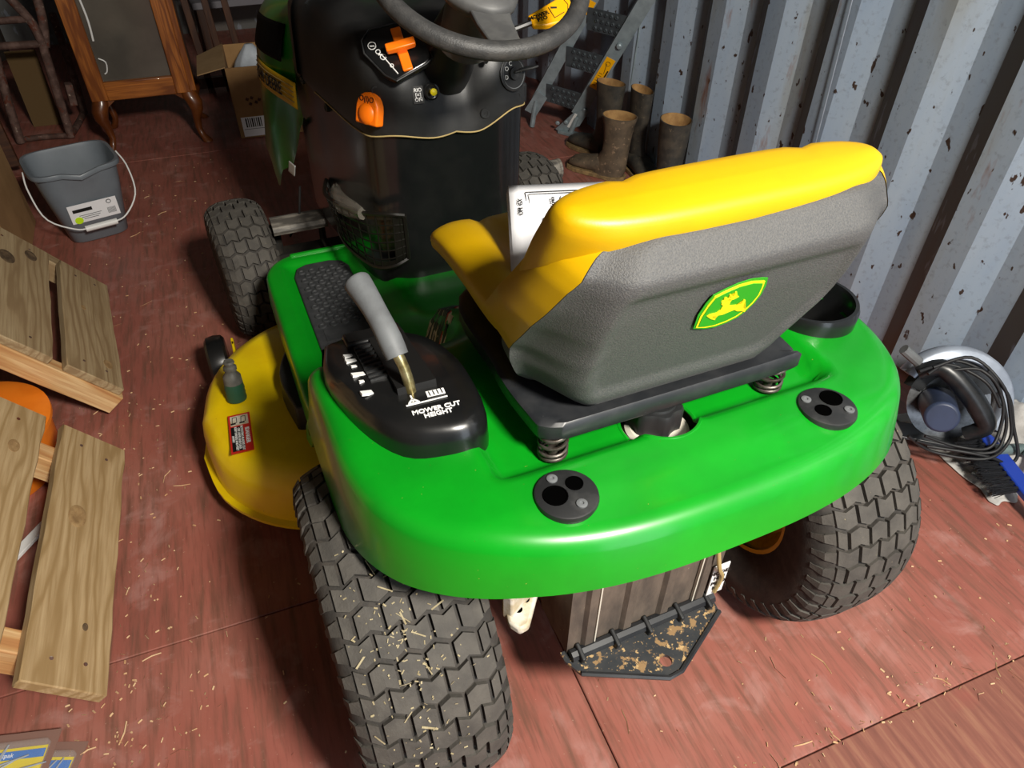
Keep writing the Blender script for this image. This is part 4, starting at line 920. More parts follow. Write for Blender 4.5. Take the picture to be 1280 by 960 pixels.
# --- wooden cabinet with a glazed front on carved legs
CB = empty('display_cabinet', (-.752, 2.78, 0), 0, 'oak framed glass cabinet standing on curved carved legs', 'cabinet')
FZ, TZ, DP = .215, 1.25, .30
def stick(name, p0, p1, w, t, m, x=None):
    p0, p1 = Vector(p0), Vector(p1); L = (p1 - p0).length; d = (p1 - p0).normalized(); o = (p0 + p1) / 2
    y = x or (Vector((0, 1, 0)) if abs(d.y) < .9 else Vector((1, 0, 0)))
    return MB().box((0, 0, 0), (L, t, w)).build(name, m, CB, bevel=.003, matrix=frame(o, d, y))
stick('stile', (-.166, -.005, FZ), (-.166, -.005, TZ), .066, .03, M['oak']); stick('stile', (.158, -.005, FZ), (.158, -.005, TZ), .058, .03, M['oak']); stick('stile', (.196, .01, FZ), (.196, .01, TZ), .028, .03, M['oak'])
stick('rail', (-.135, -.005, FZ + .035), (.13, -.005, FZ + .035), .072, .028, M['oak']); stick('rail', (-.135, -.005, TZ - .03), (.13, -.005, TZ - .03), .06, .028, M['oak'])
MB().box((-.002, .004, (FZ + TZ) / 2), (.27, .004, TZ - FZ - .1)).build('glass_pane', mat('grey_reflection_glass', '#4e4a44', .12, c2='#5d5850', sc=3, spec=.7), CB)  # the pane's grey stands in for a dim reflection
MB().box((-.19, DP / 2, (FZ + TZ) / 2), (.016, DP, TZ - FZ)).build('side_panel', M['darkwood'], CB); MB().box((.20, DP / 2 + .02, (FZ + TZ) / 2), (.014, DP, TZ - FZ)).build('side_panel', M['darkwood'], CB)
MB().box((0, DP, (FZ + TZ) / 2), (.39, .012, TZ - FZ)).build('back_panel', M['darkwood'], CB); MB().box((0, DP / 2, FZ + .012), (.37, DP, .02)).build('base_board', M['darkwood'], CB); MB().box((0, DP / 2, TZ), (.43, DP + .03, .03)).build('cabinet_top', M['oak'], CB)
MB().tube(spline([(-.118, -.002, .62), (-.112, -.002, .52), (-.118, -.002, .44)], 8), .004).build('cord', M['handle'], CB); MB().tube(spline([(-.122, -.004, .375), (-.100, -.006, .36), (-.106, -.004, .325), (-.118, -.002, .315)], 10), .0026).build('cord', M['handle'], CB)
def cab_leg(x, y, sx, sy):
    kz = [(FZ + .005, 0, .030), (FZ - .012, .004, .034), (FZ - .040, .016, .033), (FZ - .075, .020, .026), (.10, .010, .017), (.055, .006, .013), (.028, .014, .014), (.012, .026, .020), (.003, .030, .021)]
    secs = [[(x + sx * o_ + r * math.cos(a), y + sy * o_ + r * math.sin(a), z) for a in [2 * math.pi * k / 18 for k in range(18)]] for z, o_, r in kz]
    L = MB().loft(secs).build('leg', M['legwood'], CB, smooth=60)
    MB().loft([[(x - sx * (.01 + .05 * f), y - .020 + .004 * f + b, FZ - .001 - c * (1 - f)) for b, c in ((0, 0), (.03, 0), (.03, .035), (0, .035))] for f in (0, .35, .7, .95)]).build('knee_bracket', M['legwood'], L, smooth=40)
for x, y, sx, sy in ((-.168, .012, -1, -1), (.172, .012, 1, -1), (-.168, DP - .03, -1, 1), (.172, DP - .03, 1, 1)): cab_leg(x, y, sx, sy)

# --- open cardboard box with a plastic bag
CX_ = empty('cardboard_box', (-.20, 2.92, 0), math.radians(-2), 'open brown cardboard box on the floor beside the hood', 'box')
bw, bd, bh = .20, .19, .30
MB().box((0, 0, .006), (2 * bw, 2 * bd, .004)).build('box_base', M['card'], CX_)
for nm, c, d in (('box_side', (0, -bd, bh / 2 + .003), (2 * bw, .005, bh)), ('box_side', (0, bd, bh / 2 + .003), (2 * bw, .005, bh)), ('box_side', (-bw, 0, bh / 2 + .003), (.005, 2 * bd, bh)), ('box_side', (bw, 0, bh / 2 + .003), (.005, 2 * bd, bh))): MB().box(c, d).build(nm, M['card'], CX_)
MB().prism([(-bd, 0), (bd, 0), (bd - .03, .125), (-bd + .05, .125)], (-bw, 0, bh + .004), (0, 1, 0), (-1, 0, -.30), .004).build('box_flap', M['card_in'], CX_)
MB().prism([(-bd, 0), (bd, 0), (bd, .14), (-bd, .14)], (bw, 0, bh + .004), (0, 1, 0), (1, 0, -.3), .004).build('box_flap', M['card_in'], CX_)
MB().box((-bw + .075, -bd - .004, .052), (.12, .001, .085)).build('box_label', M['paper'], CX_)
bl_ = MB()
for k in range(8): bl_.box((-bw + .035 + k * .009, -bd - .0052, .070), (.004 if k % 3 else .006, .0008, .04))
bl_.box((-bw + .075, -bd - .0052, .042), (.11, .0008, .0015)); bl_.build('box_barcode', M['ink'], CX_)
bm_ = MB()
for a, b in ((-.14, .17), (-.12, .175), (-.13, .15), (-.105, .155), (-.09, .165)): bm_.box((a, -bd - .0045, b), (.012, .001, .012), (0, .5, 0))
bm_.build('box_symbol', M['darkwood'], CX_)
bagm = mat('thin_white_plastic_bag', '#c9d0d8', .35, c2='#b4bcc6', sc=12)
bg = MB(); rws = []
for i in range(15):
    t_ = i / 14; r = .12 * math.sin(math.pi * min(1, .25 + t_ * .72)) ** .8 * (1 - .25 * t_) + .004
    rws.append([(r * (1 + .22 * mnoise.noise((math.cos(a) * 1.7, math.sin(a) * 1.7, t_ * 3))) * math.cos(a), r * (1 + .22 * mnoise.noise((math.cos(a) * 1.7 + 5, math.sin(a) * 1.7, t_ * 3))) * math.sin(a), .02 + .31 * t_) for a in [2 * math.pi * k / 28 for k in range(28)]])
bgo = bg.loft(rws).build('plastic_bag', bagm, None, smooth=70); bgo.location = (-.285, 2.93, .012); tag(bgo, 'crumpled white plastic bag inside the cardboard box', 'bag')

# --- cardboard box by the left wall, seen between bucket and pallet
cb2 = empty('cardboard_carton', (-1.285, 1.95, 0), .05, 'plain tan cardboard carton at the left edge behind the pallet', 'box')
MB().box((0, 0, .16), (.24, .44, .32)).build('carton_body', M['card'], cb2, bevel=.003)
MB().box((.0, 0, .3205), (.002, .42, .001)).build('carton_seam', M['card_in'], cb2)

# --- rusty metal stand in the far left corner
RS = empty('metal_stand', (-1.12, 3.0, 0), 0, 'rusty tubular metal stand in the dark far left corner', 'stand')
def rt(name, pts, r, n=14): return MB().tube(spline(pts, n), r, 8).build(name, M['rustmetal'], RS, smooth=60)
rt('post', [(0, 0, .01), (.01, 0, .15), (.03, 0, .40)], .018); rt('curved_bar', [(.03, 0, .39), (.02, 0, .48), (-.03, 0, .58), (-.10, 0, .68)], .018); rt('curved_bar', [(.035, .01, .38), (.06, .02, .48), (.07, .03, .60), (.06, .03, .72)], .018)
rt('post', [(-.20, 0, .01), (-.185, 0, .15), (-.15, 0, .40)], .018); rt('crossbar', [(.03, 0, .395), (-.08, 0, .398), (-.19, 0, .40)], .015); rt('crossbar', [(.01, 0, .49), (-.1, 0, .49), (-.22, 0, .49)], .014)
rt('post', [(.035, .30, .01), (.05, .30, .2), (.06, .28, .45)], .016); rt('base_rail', [(0, 0, .015), (.02, .15, .015), (.035, .30, .015)], .014); rt('base_rail', [(-.20, .02, .015), (-.1, .02, .015), (0, 0, .015)], .013)
MB().box((.045, .10, .16), (.03, .05, .09), (0, .1, .2)).build('gusset', M['rustmetal'], RS, bevel=.003)
# boards leaning in the corner
def lean(name, p0, p1, w, t, m, label, cat, grp=None, x=(0, 1, 0)):
    p0, p1 = Vector(p0), Vector(p1); d = (p1 - p0); o = (p0 + p1) / 2
    ob = MB().box((0, 0, 0), (d.length, t, w)).build(name, m, None, bevel=.002, matrix=None); ob.matrix_world = frame(o, d, x); return tag(ob, label, cat, grp)
lean('wooden_board', (-1.295, 2.62, .045), (-1.33, 2.72, .62), .07, .02, M['darkwood'], 'narrow brown board leaning in front of the rusty stand', 'board')
lean('wooden_board', (-.99, 3.42, .03), (-1.02, 3.46, 1.1), .08, .03, M['darkwood'], 'tall dark board standing between rusty stand and cabinet', 'board')
bp = MB().box((0, 0, .16), (.12, .01, .32)).build('cardboard_sheet', mat('shaded_cardboard', '#5e4828', .9), None); bp.location = (-1.235, 3.22, 0); bp.rotation_euler = (-.1, 0, 0); tag(bp, 'tan cardboard sheet standing behind the rusty stand', 'cardboard')  # the dim corner's shade is in this darker cardboard colour
# chair frame in the dark behind the cabinet and a pale shelf board beyond it
CH = empty('slatted_screen', (-.45, 3.45, 0), 0, 'dark slatted wooden frame in the shadow behind the cabinet', 'frame')
for k in range(3): MB().box((-.06 + k * .09, 0, .32), (.032, .03, .64), (0, -.05, 0)).build('slat', M['darkwood'], CH, bevel=.002)
MB().box((.03, 0, .60), (.30, .03, .05)).build('frame_rail', M['darkwood'], CH); MB().box((.03, 0, .05), (.26, .03, .05)).build('frame_rail', M['darkwood'], CH)
SB = empty('low_bench', (-.20, 4.15, 0), math.radians(5), 'low bench with a pale grey top in the dark far end', 'bench')
MB().box((0, 0, .29), (.62, .26, .035)).build('bench_top', mat('pale_grey_board', '#7d7a80', .6), SB, bevel=.003)
for x, y in ((-.27, -.10), (.27, -.10), (-.27, .10), (.27, .10)): MB().box((x, y, .136), (.04, .04, .272)).build('leg', M['darkwood'], SB)

# --- folding steel ramp leaning by the boots
RP = empty('loading_ramp', (.95, 2.36, 0), 0, 'folded galvanised loading ramp with yellow stickers leaning on the wall', 'ramp')
def rail(a, b, w, t, name='ramp_rail'):
    a, b = Vector(a), Vector(b); d = (b - a).normalized(); f = Vector((-.55, -1, -.1)); f = (f - d * f.dot(d)).normalized(); e = d.cross(f); L = (b - a).length
    prof = [(-w / 2, 0), (w / 2, 0), (w / 2, -t), (w / 2 - .003, -t), (w / 2 - .003, -.003), (-w / 2 + .003, -.003), (-w / 2 + .003, -t), (-w / 2, -t)]
    o = MB().loft([[a + d * s + e * p + f * q for p, q in prof] for s in (0, L)]).build(name, M['galv'], RP, smooth=20)
    return a, d, f, e, o
RR = rail((.075, -.115, .10), (.185, -.455, .66), .058, .030); LR = rail((-.060, .045, .12), (.09, -.235, .66), .050, .030)
def lerp3(a, b, t): return a + (b - a) * t
rA, rB = Vector((.075, -.115, .10)), Vector((.185, -.455, .66)); lA, lB = Vector((-.060, .045, .12)), Vector((.09, -.235, .66))
for t_ in (.10, .42, .72):
    c0, c1 = lerp3(lA, lB, t_), lerp3(rA, rB, t_); d = (c1 - c0).normalized(); dn = (rB - rA).normalized(); nn = d.cross(dn)
    tr = MB().box((0, 0, 0), ((c1 - c0).length - .04, .085, .004)).build('ramp_tread', M['galv_dark'], RP, matrix=frame((c0 + c1) / 2 - nn * .006, d, dn))
    dd = MB()
    for i in range(5):
        for j in range(3): dd.lathe([(.0085, .0), (.006, .0055), (.004, .0055), (.0035, .001)], (-.052 + i * .026 + (j % 2) * .008, -.028 + j * .028, .002), seg=10)
        for j in range(3): dd.lathe([(.0085, .0), (.006, -.0055), (.004, -.0055)], (-.052 + i * .026 + (j % 2) * .008, -.028 + j * .028, -.002), seg=10)
    o = dd.build('tread_bump', M['galv_dark'], tr); o['kind'] = 'stuff'
a, d, f, e, ro = RR
hpz = [(-.118, -.052), (-.105, -.066), (-.02, -.062), (.045, -.03), (.06, .03), (.02, .036), (-.03, .01)]
HN = MB().prism([(x_, y_) for x_, y_ in [(-.105, -.045), (-.090, -.060), (-.045, -.058), (.012, -.040), (.045, .0), (.075, .035), (.055, .042), (.0, .032), (-.07, -.020)]], a + f * .004 - d * .02, (d * -.62 + e * -.78) * -1, f.cross((d * -.62 + e * -.78) * -1), .004).build('hinge_plate', M['galv'], RP)
for q in (-.04, -.085):
    MB().lathe([(.010, 0), (.010, .005), (.006, .008)], a + f * .008 - d * .02 + (d * .62 + e * .78) * q * .9 - d * .015, f, seg=12).build('bolt', M['galv'], RP)
MB().lathe([(.009, 0), (.009, .005), (.006, .008)], a + f * .003 + d * .045 + e * .015, f, seg=12).build('bolt', M['galv'], RP)
MB().box((0, 0, 0), (.012, .085, .004)).build('hinge_slot', M['handle'], RP, matrix=frame(a + f * .0085 - d * .035 + e * -.008, e, d * .8 + e * .45))
MB().prism([(-.03, -.06), (.03, -.06), (.035, .05), (-.02, .06)], LR[0] + LR[2] * .003, LR[3], LR[1], .003).build('hinge_plate', M['galv'], RP)
MB().box((0, 0, 0), (.040, .165, .001)).build('warning_sticker', M['lever_yellow'], RP, matrix=frame(a + d * .245 + f * .0012, e, d))
st = MB(); st.box((.015, -.025, .0012), (.006, .10, .0008)); st.tube([(.010 * math.cos(k * .5), .055 + .010 * math.sin(k * .5), .0012) for k in range(13)], .001, 4); st.box((0, .03, .0012), (.002, .05, .0008), (0, 0, .2))
for k in range(6): st.box((-.006, -.065 + k * .013, .0012), (.016, .0012, .0008))
st.build('sticker_print', M['ink'], RP, matrix=frame(a + d * .245 + f * .0012, e, d))
MB().box((0, 0, .0), (.04, .06, .001)).build('warning_sticker', M['lever_yellow'], RP, matrix=frame(LR[0] + LR[1] * .50 + LR[2] * .0012, LR[3], LR[1]))
MB().lathe([(.012, 0), (.012, .012), (.008, .016)], a + d * .40 + f * .002, f, seg=14).build('rail_boss', M['galv'], RP)
MB().box((0, 0, .008), (.04, .12, .016)).build('ramp_foot', M['galv'], RP, matrix=Matrix.Translation((.06, -.09, .0)) @ Euler((0, 0, .6)).to_matrix().to_4x4(), bevel=.003)
MB().tube([(.06, -.09, .012), (.075, -.112, .09)], .012, 8).build('ramp_leg', M['galv'], RP); MB().tube([(-.07, .06, .006), (-.060, .045, .13)], .012, 8).build('ramp_leg', M['galv'], RP)

# --- wellington boots
def boot(name, loc, rz, label, h=.31, m='boot', lean_=(0, 0), squash=1.0):
    R_ = empty(name, loc, rz, label, 'boot', 'muddy boots standing by the wall')
    sec = lambda z, cx, rx, ry: [(cx + lean_[0] * z / h + rx * math.cos(a), lean_[1] * z / h + ry * math.sin(a) * squash, z) for a in [2 * math.pi * k / 26 for k in range(26)]]
    sh = [sec(.012, .03, .072, .040), sec(.04, .022, .074, .044), sec(.075, .012, .066, .044), sec(.11, .0, .056, .044), sec(.16, -.004, .055, .048), sec(.22, -.004, .062, .053), sec(h - .012, -.004, .070, .057), sec(h, -.004, .072, .058), sec(h + .001, -.004, .068, .054)]
    MB().loft(sh, True, (True, False)).build('boot_shaft', M[m], R_, smooth=60)
    MB().loft([sec(h + .001, -.004, .068, .054), sec(h - .05, -.004, .050, .042), sec(h - .12, -.0, .042, .034)], True, (False, True)).build('boot_lining', M['lining'], R_, smooth=60)
    ft = []
    for x, hw, ht in ((.0, .038, .085), (.05, .041, .092), (.09, .044, .078), (.13, .047, .066), (.165, .046, .060), (.19, .038, .050), (.205, .024, .036), (.210, .008, .026)):
        ft.append([(x, hw * math.copysign(abs(math.cos(a)) ** .8, math.cos(a)), .014 + (ht - .014) * (.5 + .5 * math.sin(a))) for a in [2 * math.pi * k / 20 for k in range(20)]])
    MB().loft(ft).build('boot_foot', M[m], R_, smooth=60)
    so = [(-.052, 0), (-.045, -.032), (-.01, -.042), (.04, -.040), (.10, -.046), (.16, -.050), (.20, -.038), (.218, -.012), (.218, .012), (.20, .038), (.16, .050), (.10, .046), (.04, .040), (-.01, .042), (-.045, .032)]
    MB().prism(so, (0, 0, 0), (1, 0, 0), (0, 1, 0), .018).build('boot_sole', M['sole'], R_, bevel=.003)
    return R_
boot('wellington_boot', (.975, 1.785, 0), math.radians(122), 'muddy brown boot in front with its toe showing on the floor', .255)
boot('wellington_boot', (1.035, 1.985, 0), math.radians(108), 'tall dark boot behind the front boot, nearest the ramp', .315, 'boot_dark', squash=.75)
boot('wellington_boot', (1.095, 1.83, 0), math.radians(266), 'narrow dark boot between the two other dark boots', .325, 'boot_dark', squash=.62)
boot('wellington_boot', (1.07, 1.535, 0), math.radians(250), 'dark boot furthest right, partly hidden behind the seat', .31, 'boot_dark')

# --- papers on the seat
PP = empty('paper_manual', (-.146, .046, .768), 0, 'folded white printed papers lying on the yellow seat', 'papers')
def pp(u, v, l=.0022, k=0): return Vector((.050 * v + .135 * u - .001 * k, .150 * v - .022 * u - .0012 * k, .040 * v - .006 * u + .012 * math.sin(v * 2.6) + l - .0016 * k))
for k in range(6): MB().grid([[pp(j / 10, i / 8, .0, k) for j in range(11)] for i in range(9)]).build('sheet', M['paper'], PP, solid=.0008)
pr_ = MB(); pr_.tube([pp(.75, .86), pp(.16, .86), pp(.16, .02)], .0006, 4); pr_.tube([pp(.75, .83), pp(.19, .83), pp(.19, .02)], .0005, 4)
pr_.tube([pp(.50, .78), pp(.50, .52)], .0006, 4); pr_.build('printed_border', M['ink'], PP)
text('printed_title', 'JOHN DEERE', .013, M['ink'], PP, pp(.34, .30, .003), pp(.34, .6) - pp(.34, .3), pp(.2, .3) - pp(.34, .3)); text('printed_title', 'WORLDWIDE COMMERCIAL & CONSUMER', .0055, M['ink'], PP, pp(.42, .42, .003), pp(.42, .6) - pp(.42, .3), pp(.2, .3) - pp(.42, .3))
text('printed_number', 'OM. GX', .009, M['ink'], PP, pp(.10, .66, .003), pp(.1, .8) - pp(.1, .5), pp(.0, .66) - pp(.1, .66))
# --- corded circular saw by the wall
SAW = empty('circular_saw', (.965, .20, 0), 0, 'black corded circular saw with silver blade guard beside the right rear tyre', 'saw')
M['saw_black'] = mat('saw_black_plastic', '#16181a', .35, c2='#222426', sc=30); M['saw_blue'] = mat('saw_blue_grey', '#323c55', .45, c2='#2a3347', sc=12)
M['alloy'] = mat('cast_alloy', '#a9b2c0', .38, m=.35, c2='#97a0ae', sc=14)
g1, g2 = Vector((.86, -.50, .05)).normalized(), Vector((.15, .42, .88)); g2 = (g2 - g1 * g2.dot(g1)).normalized(); g3 = g1.cross(g2)
GC = Vector((.045, -.045, .115))
def gp(r, a, h): return GC + g1 * (r * math.cos(a)) + g2 * (r * math.sin(a)) + g3 * h
angs_ = [math.radians(d) for d in range(-28, 152, 8)]
MB().loft([[gp(r, a, h) for r, h in ((.128, -.022), (.134, -.016), (.136, .0), (.134, .016), (.128, .022), (.108, .024), (.104, .018), (.104, -.018), (.108, -.024))] for a in angs_]).build('blade_guard', M['alloy'], SAW, smooth=50)
MB().lathe([(.01, -.001), (.092, -.001), (.092, .001), (.01, .001)], GC, g3, seg=40).build('saw_blade', M['steel'], SAW)
MB().loft([[gp(r, a, h) for r, h in ((.10, -.016), (.112, 0), (.10, .016), (.07, .012), (.07, -.012))] for a in [math.radians(d) for d in range(20, 170, 10)]]).build('inner_guard', M['saw_black'], SAW, smooth=50)
MB().cyl(GC - g3 * -.01 + g1 * -.03, GC + g3 * .12 + g1 * -.06 + g2 * -.01, .040, .036, seg=24).build('motor_housing', M['saw_blue'], SAW, bevel=.006)
MB().tube(spline([GC + g3 * .06 + g1 * -.10 + g2 * .075, GC + g3 * .075 + g1 * -.06 + g2 * .095, GC + g3 * .085 + g1 * -.01 + g2 * .055, GC + g3 * .085 + g1 * .035 + g2 * .0, GC + g3 * .08 + g1 * .05 + g2 * -.035, GC + g3 * .06 + g1 * .02 + g2 * -.06], 22), [.016 + .007 * math.sin(math.pi * k / 21) for k in range(22)], 14).build('rear_handle', M['saw_black'], SAW, smooth=60)
MB().tube([GC + g3 * .05 + g1 * -.10 + g2 * .10, GC + g3 * .06 + g1 * -.14 + g2 * .13], .012, 10).build('front_handle', M['grip'], SAW)
MB().lathe([(.005, 0), (.005, .004), (.001, .005)], GC + g3 * .088 + g1 * -.045 + g2 * .098, g3, seg=10).build('lock_button', M['lever_yellow'], SAW)
bpz = MB(); bpz.box((0, 0, 0), (.25, .008, .10), None); BPL = bpz.build('base_plate', M['saw_black'], SAW, bevel=.002, matrix=frame(Vector((.03, -.075, .03)), (.80, -.55, -.05), (.1, .3, .9)))
MB().tube([GC + g1 * .10 + g2 * .05 + g3 * -.02, GC + g1 * .185 + g2 * .03 + g3 * -.03, GC + g1 * .165 + g2 * -.03 + g3 * -.02, GC + g1 * .10 + g2 * -.055 + g3 * -.01], .005, 8).build('fence_bracket', M['saw_black'], SAW)
MB().tube([GC + g1 * .09 + g2 * -.075, GC + g1 * .14 + g2 * -.055, GC + g1 * .125 + g2 * -.03], .006, 8).build('depth_rod', M['steel'], SAW)
M['cord'] = mat('black_cord_rubber', '#17181a', .55)
L_ = lambda a, b, c=.1: GC + g1 * a + g2 * b + g3 * c
for pts in ([(-.10, .085), (-.04, .115), (.03, .085), (.075, .01), (.085, -.05), (.06, -.085), (-.02, -.09), (-.10, -.07)], [(-.09, .10), (-.01, .125), (.055, .07), (.09, .0), (.10, -.06), (.05, -.10), (-.05, -.10), (-.12, -.06)], [(-.06, .09), (.01, .10), (.06, .04), (.07, -.03), (.05, -.075), (-.01, -.08), (-.08, -.06)], [(.02, .10), (.075, .045), (.105, -.03), (.125, -.09), (.11, -.115), (.07, -.10), (.02, -.09), (-.07, -.085)], [(-.12, .09), (-.05, .105), (.02, .075), (.06, .02)]):
    P_ = spline([L_(a, b, .10 + .012 * math.sin(a * 40)) for a, b in pts], 44)
    for p in P_: p.z = max(p.z, .006)
    MB().tube(P_, .0037, 8).build('power_cord', M['cord'], SAW, smooth=60)
# --- crumpled white cloth
cl = []
for i in range(46):
    row = []
    for j in range(40):
        u, v = i / 45, j / 39; x = .975 + .160 * u; y = -.07 + .31 * v
        if x < 1.0 + .04 * math.sin(v * 9): pass
        h = .004 + .11 * sstep(u, .50, 1.0) + .040 * sstep(u, .0, .6) * (0.5 + .5 * mnoise.noise((u * 2.2, v * 4, 1))) + .012 * abs(mnoise.noise((u * 7, v * 12, 4))) + .006 * mnoise.noise((u * 16, v * 26, 7))
        ed = min(u, v * .8, (1 - v) * .8); h *= sstep(ed, 0, .12) * .9 + .1
        row.append((x + .012 * mnoise.noise((u * 3, v * 7, 2)), y + .02 * mnoise.noise((u * 5, v * 3, 6)), max(.003, h)))
    cl.append(row)
co = MB().grid(cl).build('cloth', mat('dirty_white_cloth', '#c6c4c0', .9, c2='#a9a6a2', sc=14, bump=.3, bsc=400), None, smooth=70, solid=.002); tag(co, 'crumpled dirty white cloth on the floor under the saw', 'cloth')

# --- hand brush with blue handle
BR = empty('hand_brush', (1.0, -.03, .012), 0, 'hand brush with blue handle and black bristles beside the cloth', 'brush')
bA, bB = Vector((.052, .085, .052)), Vector((.0, -.10, .040)); bd_ = (bB - bA).normalized(); bs = Vector((-.9, .25, -.12)); bs = (bs - bd_ * bs.dot(bd_)).normalized(); bn_ = bd_.cross(bs)
MB().loft([[bA + bd_ * s_ + bs * a * w + bn_ * b * .009 for a, b in ((-1, -1), (1, -1), (1, 1), (-1, 1))] for s_, w in ((-.02, .008), (.0, .015), (.12, .017), (.16, .016), (.20, .011), (.30, .010), (.32, .006))]).build('brush_handle', mat('blue_plastic', '#1c3a9c', .4), BR, bevel=.003)
bt_ = MB(); rb_ = random.Random(5)
for i in range(11):
    for j in range(3):
        o = bA + bd_ * (.0 + .014 * i) + bn_ * (-.006 + .006 * j) + bs * .010
        for q in range(7):
            tip = o + bs * (.060 + rb_.uniform(-.006, .006)) + bd_ * rb_.uniform(-.010, .010) + bn_ * rb_.uniform(-.008, .008); tip.z = max(tip.z, -.008)
            bt_.cyl(o + bd_ * rb_.uniform(-.003, .003), tip, .0014, .0007, seg=4)
bo = bt_.build('bristles', mat('black_bristle', '#15171c', .6), BR, smooth=0); bo['kind'] = 'stuff'

# --- grey caulking tool with a swing lever
TL = empty('caulking_gun', (1.072, -.005, .060), 0, 'grey green metal hand tool with a lever on the white cloth', 'tool')
mt_ = mat('grey_green_metal', '#6d7f80', .45, m=.3, c2='#596a6b', sc=20)
MB().cyl((-.035, .025, .012), (.06, -.01, .016), .013, seg=16).build('barrel', mt_, TL, bevel=.002); MB().cyl((-.048, .029, .0115), (-.034, .0245, .012), .0135, seg=16).build('barrel_cap', M['saw_black'], TL, bevel=.002)
MB().box((.02, -.03, .020), (.016, .055, .012), (0, 0, .5)).build('trigger', mt_, TL, bevel=.003)
MB().tube([(.01, -.02, .022), (-.03, -.075, .014), (-.085, -.125, .0)], .0055, 8).build('swing_lever', M['alloy'], TL)
po = MB().sphere((0, 0, .016), (.05, .035, .018), 20, 10).build('tool_pouch', M['saw_black'], None, smooth=60); po.location = (1.045, -.175, .002); tag(po, 'small black pouch at the right edge below the brush', 'pouch')

# --- blister packs in the bottom left corner
def blister(loc, rz, label, w, h, top):
    R_ = empty('blister_pack', loc, rz, label, 'blister pack', 'blister packs on the floor')
    MB().box((0, 0, .001), (w, h, .002)).build('pack_backing', M['pack_clear'], R_)
    MB().box((0, -.010, .0028), (w - .024, h - .03, .0012)).build('pack_card', mat('yellow_pack_card', '#d9c31c', .5), R_)
    MB().box((0, h / 2 - .037, .0042), (w - .026, .013, .0012)).build('pack_stripe', mat('blue_pack_print', '#2f6fc0', .5), R_)
    MB().box((0, -.008, .011), (w - .014, h - .022, .016)).build('pack_blister', M['film2'], R_, bevel=.004)
    bits = MB(); r_ = random.Random(int(w * 1000))
    for k in range(14):
        a = r_.uniform(-.25, .25) + (1.2 if k % 3 == 0 else .25); x, y = r_.uniform(-w * .33, w * .33), r_.uniform(-h * .36, h * .14)
        L = r_.uniform(.012, .03) if k % 3 else .035; bits.cyl((x - L * math.cos(a), y - L * math.sin(a), .007), (x + L * math.cos(a), y + L * math.sin(a), .008), .0017, .0012, seg=6)
    o = bits.build('screw', M['alloy'], R_); o['kind'] = 'stuff'
    text('pack_text', top, .010, M['white'], R_, (-.01, h / 2 - .037, .005), (1, 0, 0), (0, 1, 0)); return R_
M['pack_clear'] = mat('clear_pack_edge', '#84665c', .3); M['film2'] = mat('clear_blister_film', '#dfe0dc', .10, spec=.8, alpha=.10)
blister((-.990, .085, .0195), math.radians(-14), 'yellow blister pack of screws on top in the bottom left corner', .130, .11, 'Fastpak'); blister((-.948, .052, .0), math.radians(-20), 'second yellow blister pack sticking out under the first', .10, .13, 'Fastpak')

# --- thin rod against the right wall, cable beside the ramp
wr_ = MB().tube([(1.135, .938, .80 + .5), (1.135, .935, .81), (1.135, .915, .36), (1.135, .905, .02)], .0017, 6).build('thin_rod', M['alloy'], None); tag(wr_, 'thin pale rod standing upright against the corrugated wall', 'rod')
wc = MB().tube([(1.16, 2.02, 1.1), (1.155, 2.00, .6), (1.15, 2.04, .02)], .004, 6).build('wall_conduit', M['galv'], None); tag(wc, 'thin grey conduit running down the wall behind the boots', 'pipe')

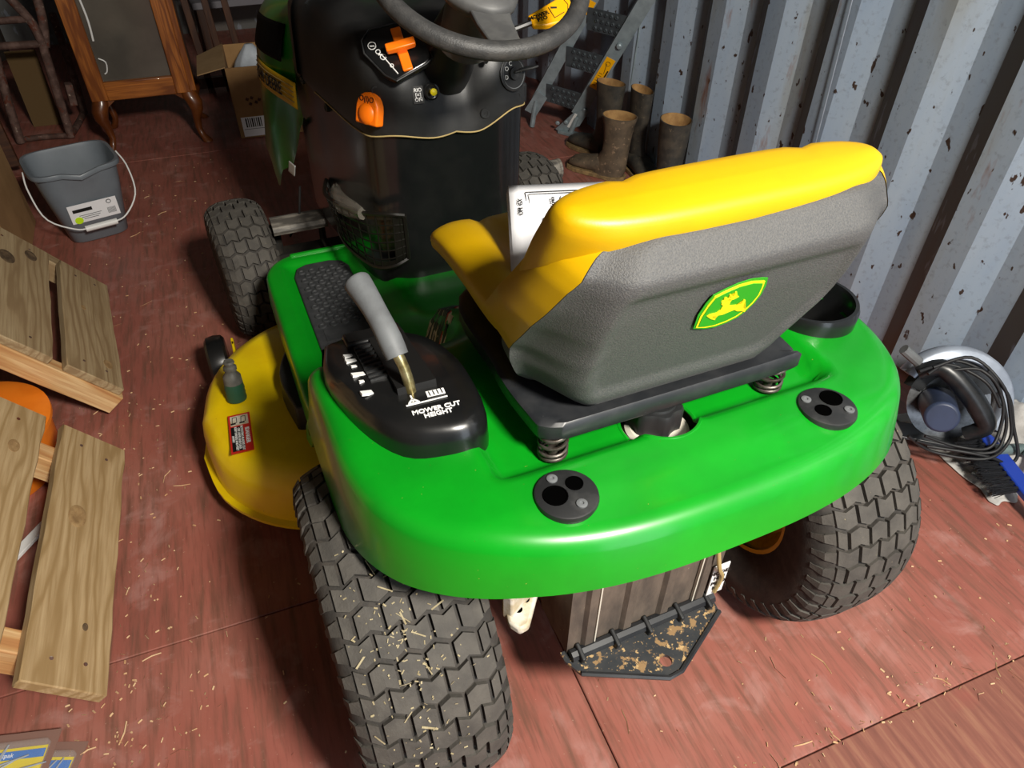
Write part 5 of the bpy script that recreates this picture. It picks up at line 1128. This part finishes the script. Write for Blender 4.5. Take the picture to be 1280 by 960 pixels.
# --- straw, chaff and wood bits on the floor
db = MB(); rd = random.Random(21)
def chip(x, y, L, w, a, bend=0):
    d = Vector((math.cos(a), math.sin(a), 0)); n = Vector((-d.y, d.x, 0)); c = Vector((x, y, .001))
    db.add([c - d * L / 2 - n * w / 2, c + n * (bend - w / 2), c + d * L / 2 - n * w / 2, c + d * L / 2 + n * w / 2 + Vector((0, 0, .0015)), c + n * (bend + w / 2) + Vector((0, 0, .002)), c - d * L / 2 + n * w / 2 + Vector((0, 0, .0015))], [(0, 1, 4, 5), (1, 2, 3, 4)])
for k in range(900):
    r = rd.random()
    if r < .45: x, y = rd.uniform(-1.0, -.45), rd.uniform(-.1, 2.6)
    elif r < .60: x, y = rd.gauss(-.80, .05), rd.uniform(.1, 1.0)
    elif r < .75: x, y = rd.uniform(.1, 1.0), rd.gauss(-.352, .02)
    elif r < .9: x, y = rd.uniform(-.05, 1.0), rd.uniform(-.34, .2)
    else: x, y = rd.gauss(-.84, .08), rd.gauss(.06, .05)
    big = rd.random() < .06
    chip(x, y, rd.uniform(.02, .05) if big else rd.uniform(.002, .009), rd.uniform(.0008, .0016) if big else rd.uniform(.0008, .0028), rd.uniform(0, 6.3), rd.uniform(-.006, .006) if big else 0)
M['straw'] = mat('dry_straw', '#c9a982', .9, c2='#b58a62', sc=40); dbo = db.build('straw_debris', M['straw'], None, smooth=0); tag(dbo, 'dry straw and wood chips scattered over the red floor', 'debris', kind='stuff')

# --- dried clippings stuck on the near rear tyre
clip_ = MB(); rcl = random.Random(9); nearw = [o for o in MW.children if o.name.startswith('rear_wheel')][0]
for k in range(190):
    a = rcl.uniform(math.radians(100), math.radians(172)) if k % 3 else rcl.gauss(math.radians(133), .16); x = rcl.gauss(-.02, .035); x = max(-.075, min(.075, x)); r = .2545 - .016 * abs(x / .086) ** 3
    c = Vector((x, r * math.cos(a), r * math.sin(a))); t1 = Vector((0, -math.sin(a), math.cos(a))); t0 = Vector((1, 0, 0)); q = rcl.uniform(0, 6.3); d = t0 * math.cos(q) + t1 * math.sin(q); n = c.copy(); n.x = 0; n.normalize(); e = n.cross(d); L = rcl.uniform(.0007, .0028) if k % 14 else rcl.uniform(.006, .011); w = rcl.uniform(.0005, .0011)
    clip_.add([c - d * L - e * w, c + d * L - e * w, c + d * L + e * w + n * .0008, c - d * L + e * w + n * .0008], [(0, 1, 2, 3)])
co_ = clip_.build('grass_clipping', mat('dry_clippings', '#a79b7c', .9, c2='#8f8262', sc=60), nearw, smooth=0); co_['kind'] = 'stuff'
